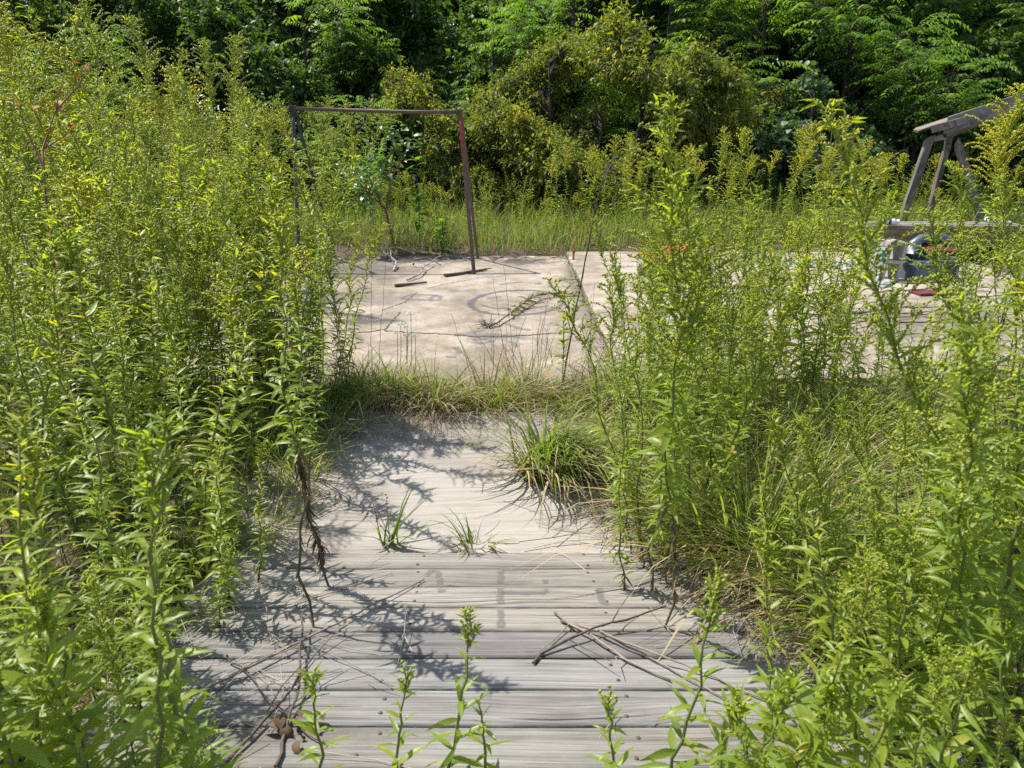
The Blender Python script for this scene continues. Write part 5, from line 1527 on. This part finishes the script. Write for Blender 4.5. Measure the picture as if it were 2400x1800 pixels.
# arch: two uprights bridged by a rounded top
b = MB()
arc = [(-0.21, 0, 0.16), (-0.225, 0, 0.26), (-0.20, 0, 0.345), (-0.13, 0, 0.395), (0.0, 0, 0.405), (0.13, 0, 0.395), (0.20, 0, 0.345), (0.225, 0, 0.26), (0.21, 0, 0.16)]
b.tube(arc, [0.075, 0.065, 0.055, 0.045, 0.042, 0.045, 0.055, 0.065, 0.075], 12); b.build('arched_handle', M['greyplastic'], gp)
boxpart('red_strip', (0.34, 0.05, 0.035), (0.06, -0.06, 0.30), M['pink'], gp, (0, R(4), 0), 0.008)
for q in range(10): boxpart('grille_bar', (0.008, 0.02, 0.05), (-0.09 + q * 0.03, -0.055, 0.343), M['black'], gp, (0, 0, 0), 0.002)
boxpart('back_panel', (0.34, 0.02, 0.2), (0.0, 0.05, 0.26), M['black'], gp, (0, 0, 0), 0.004)
boxpart('dark_panel', (0.16, 0.02, 0.16), (0.10, -0.175, 0.10), M['black'], gp, (0, 0, 0), 0.005)
boxpart('seam_rail', (0.5, 0.012, 0.012), (0, -0.172, 0.145), M['black'], gp, (0, 0, 0), 0.003)
tag(gp, 'moulded blue-grey plastic console with a faded red strip beside the cinder block', 'plastic console')
o = boxpart('dark_red_board', (0.45, 0.14, 0.025), tuple(G(2200, 690, RZ) + Vector((0.0, 0, 0.015))), plain('dark_red_paint', (0.13, 0.03, 0.03), 0.7, 0.3), None, (0, 0, 0.1), 0.004)
tag(o, 'dark red board lying before the grey plastic console', 'board')

# bench of old boards
bn = empty('wooden_bench', AT(2170, 590, 8.3)); bn.location.z = RZ; bn.rotation_euler = (0, 0, R(-2))
zt = AT(2170, 524, 8.3).z - RZ
for q in range(3):
    boxpart('top_board', (1.75, 0.125, 0.036), (0.10, -0.14 + q * 0.135, zt - 0.018 + 0.002 * q), M['oldwood'], bn, (0, 0, R(0.4 * (q - 1))), 0.004)
boxpart('apron', (1.55, 0.03, 0.20), (0.12, -0.16, zt - 0.145), M['brownwood'], bn, (0, 0, 0), 0.004)
boxpart('end_board', (0.04, 0.36, zt - 0.04), (-0.62, 0.0, (zt - 0.04) / 2), M['oldwood'], bn, (0, 0, 0), 0.004)
boxpart('end_board', (0.04, 0.36, zt - 0.04), (0.82, 0.0, (zt - 0.04) / 2), M['oldwood'], bn, (0, 0, 0), 0.004)
boxpart('back_board', (1.42, 0.03, zt - 0.1), (0.10, 0.15, (zt - 0.1) / 2), M['brownwood'], bn, (0, 0, 0), 0.004)
tag(bn, 'weathered low wooden bench on the right of the paler slab', 'bench')
cn = empty('spray_can', AT(2083, 519, 8.2)); cn.location.z = RZ + zt + 0.036; cn.rotation_euler = (0, R(90), R(-14))
prof = [(0.0, -0.10), (0.031, -0.10), (0.033, -0.095), (0.033, 0.055), (0.030, 0.068), (0.020, 0.076), (0.013, 0.078)]
an_ = np.linspace(0, 2 * np.pi, 18, endpoint=False)
loft('can_body', [[(r_ * math.cos(a) + 1e-6, r_ * math.sin(a), z_) for a in an_] for r_, z_ in prof[1:]], M['can'], cn)
loft('band', [[(0.0337 * math.cos(a), 0.0337 * math.sin(a), z_) for a in an_] for z_ in (-0.005, 0.022)], M['black'], cn)
loft('nozzle', [[(r_ * math.cos(a), r_ * math.sin(a), z_) for a in an_] for r_, z_ in ((0.013, 0.078), (0.022, 0.08), (0.022, 0.11), (0.015, 0.115))], M['can'], cn)
tag(cn, 'white spray can lying on top of the wooden bench', 'spray can')
b = MB(); b.tube([(0, -0.09, 0.03), (0, 0.09, 0.03)], 0.03, 12); o = b.build('bottle', M['can']); bev(o, 0.01, 2)
o.location = AT(2320, 530, 8.35); o.location.z = RZ + zt + 0.003


def crumple(name, loc, sx, sy, h, m_, label, seed, cat='rag', group=None):
    rr = np.random.default_rng(seed)
    k = 26
    A, B = np.meshgrid(np.linspace(-1, 1, k), np.linspace(-1, 1, k), indexing='ij')
    Zc = np.zeros_like(A)
    for q in range(14):
        a = rr.uniform(0, 6.28); f_ = rr.uniform(1.5, 5); Zc += np.abs(np.sin((A * math.cos(a) + B * math.sin(a)) * f_ + rr.uniform(0, 6))) * rr.uniform(0.1, 0.5)
    Zc = (Zc - Zc.min()) / (Zc.max() - Zc.min())
    fall = np.clip(1.15 - np.sqrt(A ** 2 + B ** 2), 0, 1) ** 0.5
    V = np.stack([A * sx / 2 * (1 + 0.03 * rr.normal(0, 1, A.shape)), B * sy / 2 * (1 + 0.03 * rr.normal(0, 1, A.shape)), 0.004 + Zc * fall * h], -1)
    ids = np.arange(k * k).reshape(k, k)
    f = np.stack([ids[:-1, :-1], ids[1:, :-1], ids[1:, 1:], ids[:-1, 1:]], -1).reshape(-1, 4)
    b = MB(); b.add(V, f); o = b.build(name, m_, None, True)
    o.location = loc; o.rotation_euler = (0, 0, rr.uniform(0, 3))
    md = o.modifiers.new('thick', 'SOLIDIFY'); md.thickness = 0.004; md.offset = 1
    tag(o, label, cat, group)
    return o


bo_ = o
tag(bo_, 'small pale bottle lying at the right end of the bench', 'bottle')
for q, (pxx, pyy, sx, sy, h, lab) in enumerate(((1870, 622, 0.7, 0.35, 0.06, 'flat white crumpled sheet on the slab left of the cinder block'), (1985, 625, 0.5, 0.3, 0.10, 'crumpled white rag close behind the flat sheet on the slab'), (2040, 590, 0.35, 0.3, 0.18, 'bunched pale rag between the bench and the cinder block'), (2060, 665, 0.35, 0.22, 0.07, 'grey-white rag at the foot of the cinder block'), (1965, 668, 0.3, 0.2, 0.06, 'small white plastic scrap on the slab before the rags'))):
    crumple('rag', G(pxx, pyy, RZ), sx, sy, h, M['rag'], lab, 400 + q)
# dark branches lying on the right slab
for q in range(7):
    rr_ = np.random.default_rng(500 + q); x0, y0 = rr_.uniform(2.0, 4.3), rr_.uniform(4.8, 6.6); a = rr_.normal(0.1, 0.25); L = rr_.uniform(0.7, 1.5)
    stick('dead_branch', [(x0, y0, 0.05), (x0 + L * 0.5 * math.cos(a), y0 + L * 0.5 * math.sin(a), 0.08), (x0 + L * math.cos(a), y0 + L * math.sin(a), 0.05)], 0.007, M['twigdark'], 'thin dead branch lying across the right part of the paler slab', 'branch', 'dead branches on the right slab', 0.012, 510 + q, 5, 6)
# brick rubble by the left thicket
for q, (pxx, pyy) in enumerate(((610, 850), (640, 790), (680, 830))):
    rr_ = np.random.default_rng(530 + q)
    o = boxpart('brick_piece', (0.11, 0.09, 0.06), tuple(G(pxx, pyy, 0.03)), M['brick'], None, (rr_.normal(0, 0.2), rr_.normal(0, 0.2), rr_.uniform(0, 3)), 0.012, 2)
    tag(o, 'broken red brick piece half hidden in the left weeds', 'brick', 'brick rubble in the left weeds')
o = boxpart('brick_piece', (0.05, 0.035, 0.03), tuple(G(955, 958, -0.06)), M['brick'], None, (0.2, 0.1, 0.4), 0.006, 2)
tag(o, 'small reddish stone on the soil before the plywood', 'stone')

# ------------------------------------------------------------------ collapsing shed
sh = empty('collapsing_shed', (6.0, 9.6, 0)); tag(sh, 'collapsing grey timber shed with a sagging roof at the right edge', 'shed')


def beam(name, p0, p1, w_, h_, m_, roll=0.0, end_jag=False, seed=0):
    p0, p1 = Vector(p0), Vector(p1); d = p1 - p0
    rr = np.random.default_rng(seed)
    n_ = 9; b = MB(); V = []
    for q in range(n_):
        t = q / (n_ - 1); x = d.length * t
        jj = rr.normal(0, 0.0025, (4, 2))
        for k, (yy, zz_) in enumerate(((-w_ / 2, -h_ / 2), (w_ / 2, -h_ / 2), (w_ / 2, h_ / 2), (-w_ / 2, h_ / 2))):
            xe = x + (rr.uniform(-0.09, 0.05) if end_jag and q in (0, n_ - 1) else 0)
            V.append((xe, yy + jj[k, 0], zz_ + jj[k, 1]))
    f = [[q * 4 + k, q * 4 + (k + 1) % 4, (q + 1) * 4 + (k + 1) % 4, (q + 1) * 4 + k] for q in range(n_ - 1) for k in range(4)]
    f += [[0, 3, 2, 1], [(n_ - 1) * 4 + k for k in range(4)]]
    b.add(V, f); o = b.build(name, m_, sh, False)
    xax = d.normalized(); yax = Vector((0, 0, 1)).cross(xax)
    if yax.length < 1e-3: yax = Vector((0, 1, 0))
    yax.normalize(); zax = xax.cross(yax)
    o.matrix_basis = Matrix.Translation(p0 - Vector(sh.location)) @ Matrix((xax, yax, zax)).transposed().to_4x4() @ Matrix.Rotation(roll, 4, 'X')
    return o


Ys = 9.6
tip = AT(2172, 314, Ys); far = AT(2400, 240, Ys); dd = (far - tip); endp = tip + dd * 2.2
beam('fascia_board', tip + dd * 0.18 + Vector((0, -0.10, 0.045)), endp + Vector((0, -0.10, 0.045)), 0.035, 0.19, M['oldwood'], 0, True, 1)
beam('broken_fascia', tip + dd * 0.02 + Vector((0, -0.13, 0.06)), tip + dd * 0.36 + Vector((0, -0.14, 0.04)), 0.03, 0.09, M['oldwood'], 0, True, 2)
sl_ = dd.normalized()
for q in range(4):
    off = Vector((0, 0.06 + q * 0.25, 0.084 - 0.05 * q))
    jag = [0.0, 0.05, -0.03, 0.12][q] + 0.15 * q
    beam('roof_board', tip + sl_ * (-0.06 + jag) + off, endp + off, 0.245, 0.022, M['oldwood'] if q == 0 else M['brownwood'], 0, True, 20 + q)
for q in range(2): beam('rafter', tip + sl_ * 0.25 + Vector((0.2 + 0.3 * q, 0.35 + q * 0.4, -0.06)), endp + Vector((0, 0.35 + q * 0.4, -0.06)), 0.045, 0.12, M['oldwood'], 0, False, 45 + q)
pt, pb = AT(2180, 322, Ys + 0.06), AT(2140, 440, Ys + 0.06); dn = (pb - pt); k_ = (pt.z + 0.1) / (pt.z - pb.z)
beam('post', pt + dn * k_, pt - dn * 0.02, 0.07, 0.09, M['oldwood'], 0, True, 50)
pt, pb = AT(2228, 312, Ys + 0.6), AT(2190, 455, Ys + 0.6); dn = (pb - pt); k_ = (pt.z + 0.1) / (pt.z - pb.z)
beam('post', pt + dn * k_, pt, 0.06, 0.07, M['oldwood'], 0, True, 51)
pt, pb = AT(2243, 335, Ys + 0.2), AT(2266, 405, Ys + 0.2)
beam('broken_board', pt + (pb - pt) * 2.6, pt, 0.03, 0.12, M['oldwood'], 0.3, True, 52)
beam('broken_board', AT(2186, 327, Ys + 0.3), AT(2212, 321, Ys + 0.3), 0.03, 0.06, M['twigpale'], 0, True, 53)
for q in range(5): beam('fallen_board', (6.0 + 0.3 * q, 9.1 + 0.1 * q, 0.05 + 0.03 * q), (7.3 + 0.2 * q, 9.3 - 0.1 * q, 0.3 + 0.12 * q), 0.12, 0.025, M['oldwood'], 0.2 * q, True, 60 + q)
crumple('rag', (6.15, 8.95, 0.25), 0.3, 0.2, 0.2, M['rag'], 'white plastic scrap in the weeds before the shed', 420)

# ------------------------------------------------------------------ trees and shrubs
L2 = kite(0.64, 0.22, 0.10)
L2n = kite(0.38, 0.28, 0.14)
L3h = leaf_template(3, 0.92, 0.32, 0.7, 0.18)


def crown_proto(seed, kind, rad, h0, h1, nclump, ntwig, nleaf, ll, tm, clr=0.6, flat=0.75):
    """tree: trunk with limbs, twigs and leaves set along them"""
    rr = np.random.default_rng(seed)
    bt, bl, bw = MB(), MB(), MB()
    lean = rr.normal(0, 0.05, 2)
    zz_ = np.linspace(-0.1, h1 * 0.82, 10)
    tp = np.stack([lean[0] * zz_ + 0.06 * np.sin(zz_ * 1.3 + seed), lean[1] * zz_ + 0.06 * np.cos(zz_ * 1.1), zz_], -1)
    bt.tube(tp, np.linspace(0.018 + 0.012 * h1, 0.012, 10), 8)
    for q in range(nclump):
        a = q * 2.39996 + rr.normal(0, 0.3); g = (q + 0.5) / nclump
        zc = h0 + (h1 - h0) * (0.08 + 0.84 * rr.permutation(nclump)[0] / nclump if False else 0.06 + 0.86 * ((q * 0.618) % 1))
        prof = math.sin(math.pi * min(0.97, max(0.12, (zc - h0) / (h1 - h0) * 0.85 + 0.12))) ** 0.6
        rc = rad * prof * (0.2 + 0.8 * math.sqrt(rr.random()))
        c = np.array([rc * math.cos(a), rc * math.sin(a), zc]) + np.array([lean[0] * zc, lean[1] * zc, 0])
        zs = max(0.2, zc - rc * 0.6)
        s0 = np.array([np.interp(zs, zz_, tp[:, k]) for k in range(3)])
        mid = (s0 + c) / 2 + np.array([0, 0, 0.12]) + rr.normal(0, 0.05, 3)
        bt.tube([s0, mid, c], [0.012 + 0.004 * h1, 0.012, 0.006], 5, 0, False)
        for t_ in range(ntwig):
            v = rr.normal(0, 1, 3); v[2] = v[2] * flat + 0.12; v[:2] += 0.4 * np.array([math.cos(a), math.sin(a)]); v /= np.linalg.norm(v)
            L = clr * rr.uniform(0.5, 1.15)
            e_ = c + v * L + np.array([0, 0, -0.16 * L * rr.uniform(0, 1.6)])
            m_ = c + v * L * 0.5 + rr.normal(0, 0.02, 3)
            bw.tube([c, m_, e_], [0.006, 0.004, 0.0015], 3, 0, False)
            tb = rr.normal(0, 0.18)
            if kind == 'frond':
                # a compound leaf: rachis arching over, paired leaflets
                az = math.atan2(v[1], v[0]) + rr.normal(0, 0.4); el0 = rr.uniform(0.1, 0.9)
                RL = ll * rr.uniform(0.7, 1.15); kk = 10
                el = el0 - np.linspace(0, 1, kk) * rr.uniform(0.7, 1.3); st = RL / kk
                ra = np.stack([np.cumsum(np.cos(el) * st) * math.cos(az), np.cumsum(np.cos(el) * st) * math.sin(az), np.cumsum(np.sin(el) * st)], -1) + e_
                bw.tube(ra, np.linspace(0.003, 0.001, kk), 3, 0, False)
                for sd in (-1, 1):
                    dirs = np.tile([math.cos(az + sd * 1.15), math.sin(az + sd * 1.15), -0.25], (kk, 1)) + rr.normal(0, 0.12, (kk, 3))
                    lens = 0.20 * RL * (0.6 + 0.5 * np.sin(np.linspace(0.4, 2.8, kk)))
                    place_leaves(bl, tm, ra, dirs, np.tile([0, 0, 1.0], (kk, 1)), lens, np.full(kk, 0.8), np.clip(0.5 + tb + rr.normal(0, 0.12, kk), 0, 1), rr.normal(0, 0.25, kk))
            else:
                u = rr.uniform(0.2, 1.0, nleaf)
                pos = c + (e_ - c) * u[:, None] + rr.normal(0, 0.035, (nleaf, 3))
                d_ = v * 0.7 + rr.normal(0, 0.7, (nleaf, 3)) + np.array([0, 0, -0.35])
                place_leaves(bl, tm, pos, d_, np.tile([0, 0, 1.0], (nleaf, 1)) + rr.normal(0, 0.35, (nleaf, 3)), ll * rr.uniform(0.6, 1.2, nleaf), rr.uniform(0.8, 1.15, nleaf), np.clip(0.45 + tb + rr.normal(0, 0.2, nleaf), 0, 1), rr.normal(0, 0.4, nleaf))
    return bt, bw, bl


def tree_meshes(tr, lm):
    bt, bw, bl = tr
    return bt.mesh('trunk', M['bark']), bw.mesh('twigs', M['twigdark']), bl.mesh('crown', lm)


TR = {}
TR['dark1'] = tree_meshes(crown_proto(601, 'leaf', 2.0, 0.3, 7.0, 64, 18, 13, 0.15, L2, 0.75), M['tree'])
TR['dark2'] = tree_meshes(crown_proto(602, 'leaf', 1.7, 0.1, 5.0, 50, 20, 14, 0.125, L2, 0.65), M['tree'])
TR['bush'] = tree_meshes(crown_proto(603, 'leaf', 1.3, 0.0, 2.6, 34, 22, 13, 0.10, L2, 0.5), M['tree'])
TR['yel1'] = tree_meshes(crown_proto(604, 'leaf', 1.5, -0.5, 3.8, 66, 26, 15, 0.098, L2n, 0.55), M['yellow'])
TR['yel2'] = tree_meshes(crown_proto(605, 'leaf', 1.3, -0.5, 3.1, 58, 26, 15, 0.092, L2n, 0.5), M['yellow'])
TR['pale'] = tree_meshes(crown_proto(606, 'leaf', 1.15, 0.3, 2.9, 38, 16, 9, 0.135, L3h, 0.5), M['pale'])
TR['frond1'] = tree_meshes(crown_proto(607, 'frond', 1.3, 0.8, 5.0, 30, 11, 0, 0.68, L2n, 0.45), M['frond'])
TR['frond2'] = tree_meshes(crown_proto(608, 'frond', 1.0, 0.5, 3.6, 24, 10, 0, 0.58, L2n, 0.4), M['frond'])


def tree(kind, x, y, sc, rz, label, name, cat, group=None, z=-0.08):
    e = empty(name, (x, y, z), rz, sc)
    put('trunk', TR[kind][0], e)
    c = put('crown', TR[kind][2], e)
    put('twigs', TR[kind][1], c)
    tag(e, label, cat, group)
    return e


XP = lambda pxx, Yd: AT(pxx, 300, Yd).x
rr = np.random.default_rng(640)
DK = 'dark leafy tree in the wood behind the clearing'
for q, (pxx, Yd, sc) in enumerate(((-200, 17, 1.1), (120, 17.5, 1.2), (420, 18, 1.15), (690, 17.8, 1.1), (880, 18.5, 1.2), (1330, 18.5, 1.2), (1560, 18, 1.2), (1820, 17.6, 1.2), (2080, 17.8, 1.25), (2330, 17.2, 1.2), (2600, 17, 1.2))):
    tree('dark1', XP(pxx, Yd), Yd, sc, rr.uniform(0, 6.28), DK, 'broadleaf_tree', 'tree', 'dark trees in the wood')
for q in range(13):
    tree('dark1', -17 + 2.9 * q + rr.normal(0, 0.4), 21.5 + rr.normal(0, 0.7), 1.25 + rr.normal(0, 0.08) - (0.12 if 5 <= q <= 5 else 0), rr.uniform(0, 6.28), DK, 'broadleaf_tree', 'tree', 'dark trees in the wood')
for q in range(15):
    xx = -14 + 2.05 * q + rr.normal(0, 0.3)
    tree('dark2', xx, 17.2 + rr.normal(0, 0.4), 1.0 if not -2.6 < xx < -0.9 else 0.72, rr.uniform(0, 6.28), 'dark shrubby tree in the shade of the wood edge', 'shrubby_tree', 'tree', 'shrubby trees at the wood edge')
for q in range(11):
    tree('dark1', -20 + 4.0 * q + rr.normal(0, 0.4), 25 + rr.normal(0, 0.7), 1.6, rr.uniform(0, 6.28), DK, 'broadleaf_tree', 'tree', 'dark trees in the wood')
for (pxx, Yd, sc, lab) in ((60, 14.6, 0.85, 'dark shrubby tree behind the plumes at far left'), (330, 15.2, 0.9, 'dark shrubby tree behind the tallest left plumes'), (620, 15.0, 0.85, 'dark shrubby tree above the left end of the swing bar'), (860, 15.4, 0.72, 'dark shrubby tree behind the middle of the swing bar'), (1075, 16.3, 0.66, 'dark shrubby tree under the gap of sky'), (2180, 15.4, 0.9, 'dark shrubby tree behind the shed roof tip'), (2420, 14.8, 0.9, 'dark shrubby tree above the shed at the right border'), (1700, 15.6, 0.85, 'dark shrubby tree left of the pale-leaved one')):
    tree('dark2', XP(pxx, Yd), Yd, sc, rr.uniform(0, 6.28), lab, 'shrubby_tree', 'tree')
for (pxx, Yd, sc) in ((100, 13.4, 0.95), (350, 13.6, 0.9), (860, 14.2, 0.85), (1060, 14.4, 0.75), (1400, 13.5, 0.45), (1580, 13.2, 0.5), (1720, 13.2, 0.55), (1850, 13.9, 0.8), (2130, 13.8, 0.8), (2380, 13.2, 0.8), (2200, 14.6, 1.0)):
    tree('bush', XP(pxx, Yd - 0.7), Yd - 0.7, sc, rr.uniform(0, 6.28), 'dark bush growing at the foot of the tree line', 'bush', 'bush', 'bushes at the foot of the tree line')
for (pxx, Yd, sc, lab) in ((760, 13.6, 0.8, 'low dark bush behind the pokeweed'), (960, 13.6, 0.75, 'low dark bush seen under the swing bar'), (2010, 13.2, 0.62, 'low green bush behind the purple flowers'), (2290, 13.6, 0.8, 'low bush behind the shed posts'), (560, 13.2, 0.85, 'low dark bush behind the left thicket'), (1180, 13.9, 0.7, 'low dark bush at the foot of the yellowing shrubs')):
    tree('bush', XP(pxx, Yd), Yd, sc, rr.uniform(0, 6.28), lab, 'bush', 'bush')
for (k_, pxx, Yd, sc, lab) in (('yel1', 1300, 12.9, 0.84, 'yellowing shrub right of the swing frame, left of the biggest'), ('yel1', 1480, 12.7, 0.92, 'biggest yellowing shrub behind the middle of the clearing'), ('yel2', 1140, 13.1, 0.86, 'olive yellow shrub directly behind the right frame post'), ('yel2', 1620, 12.6, 0.92, 'yellow-leaved shrub behind the tall goldenrod'), ('yel2', 1740, 12.9, 0.74, 'small yellowing shrub left of the pale-leaved tree'), ('yel2', 1030, 13.6, 0.85, 'olive shrub behind the right half of the swing bar'), ('yel2', 1390, 12.3, 0.66, 'low yellowing shrub between the two biggest'), ('yel2', 1225, 12.5, 0.6, 'low yellowing shrub next to the bare stalk top')):
    tree(k_, XP(pxx, Yd), Yd, sc, rr.uniform(0, 6.28), lab, 'yellowing_shrub', 'shrub')
tree('pale', XP(1915, 12.7), 12.7, 0.86, 1.0, 'pale green tree with drooping heart-shaped leaves at right', 'heart_leaf_tree', 'tree')
tree('pale', XP(2030, 13.4), 13.4, 0.62, 2.6, 'smaller heart-leaved tree to the right of the pale one', 'heart_leaf_tree', 'tree')
for (k_, pxx, Yd, sc, lab) in (('frond1', 740, 14.6, 0.85, 'frond-leaved tree above the left part of the swing bar'), ('frond2', 830, 12.2, 0.6, 'small frond-leaved sapling above the swing bar'), ('frond1', 1160, 15.0, 0.74, 'frond-leaved tree right of the sky gap'), ('frond1', 1330, 15.4, 0.95, 'bright frond-leaved tree above the yellowing shrubs'), ('frond1', 1560, 15.0, 0.95, 'frond-leaved tree above the right yellowing shrub'), ('frond1', 1760, 14.4, 0.95, 'tall frond-leaved tree over the pale-leaved tree'), ('frond1', 1960, 14.6, 1.0, 'bright frond-leaved tree at the upper right'), ('frond2', 2150, 13.2, 0.85, 'frond-leaved sapling left of the shed roof tip'), ('frond1', 2330, 15.0, 0.9, 'frond-leaved tree at the upper right corner'), ('frond2', 300, 13.8, 0.95, 'frond-leaved tree behind the left plumes')):
    tree(k_, XP(pxx, Yd), Yd, sc, rr.uniform(0, 6.28), lab, 'frond_leaf_tree', 'tree')
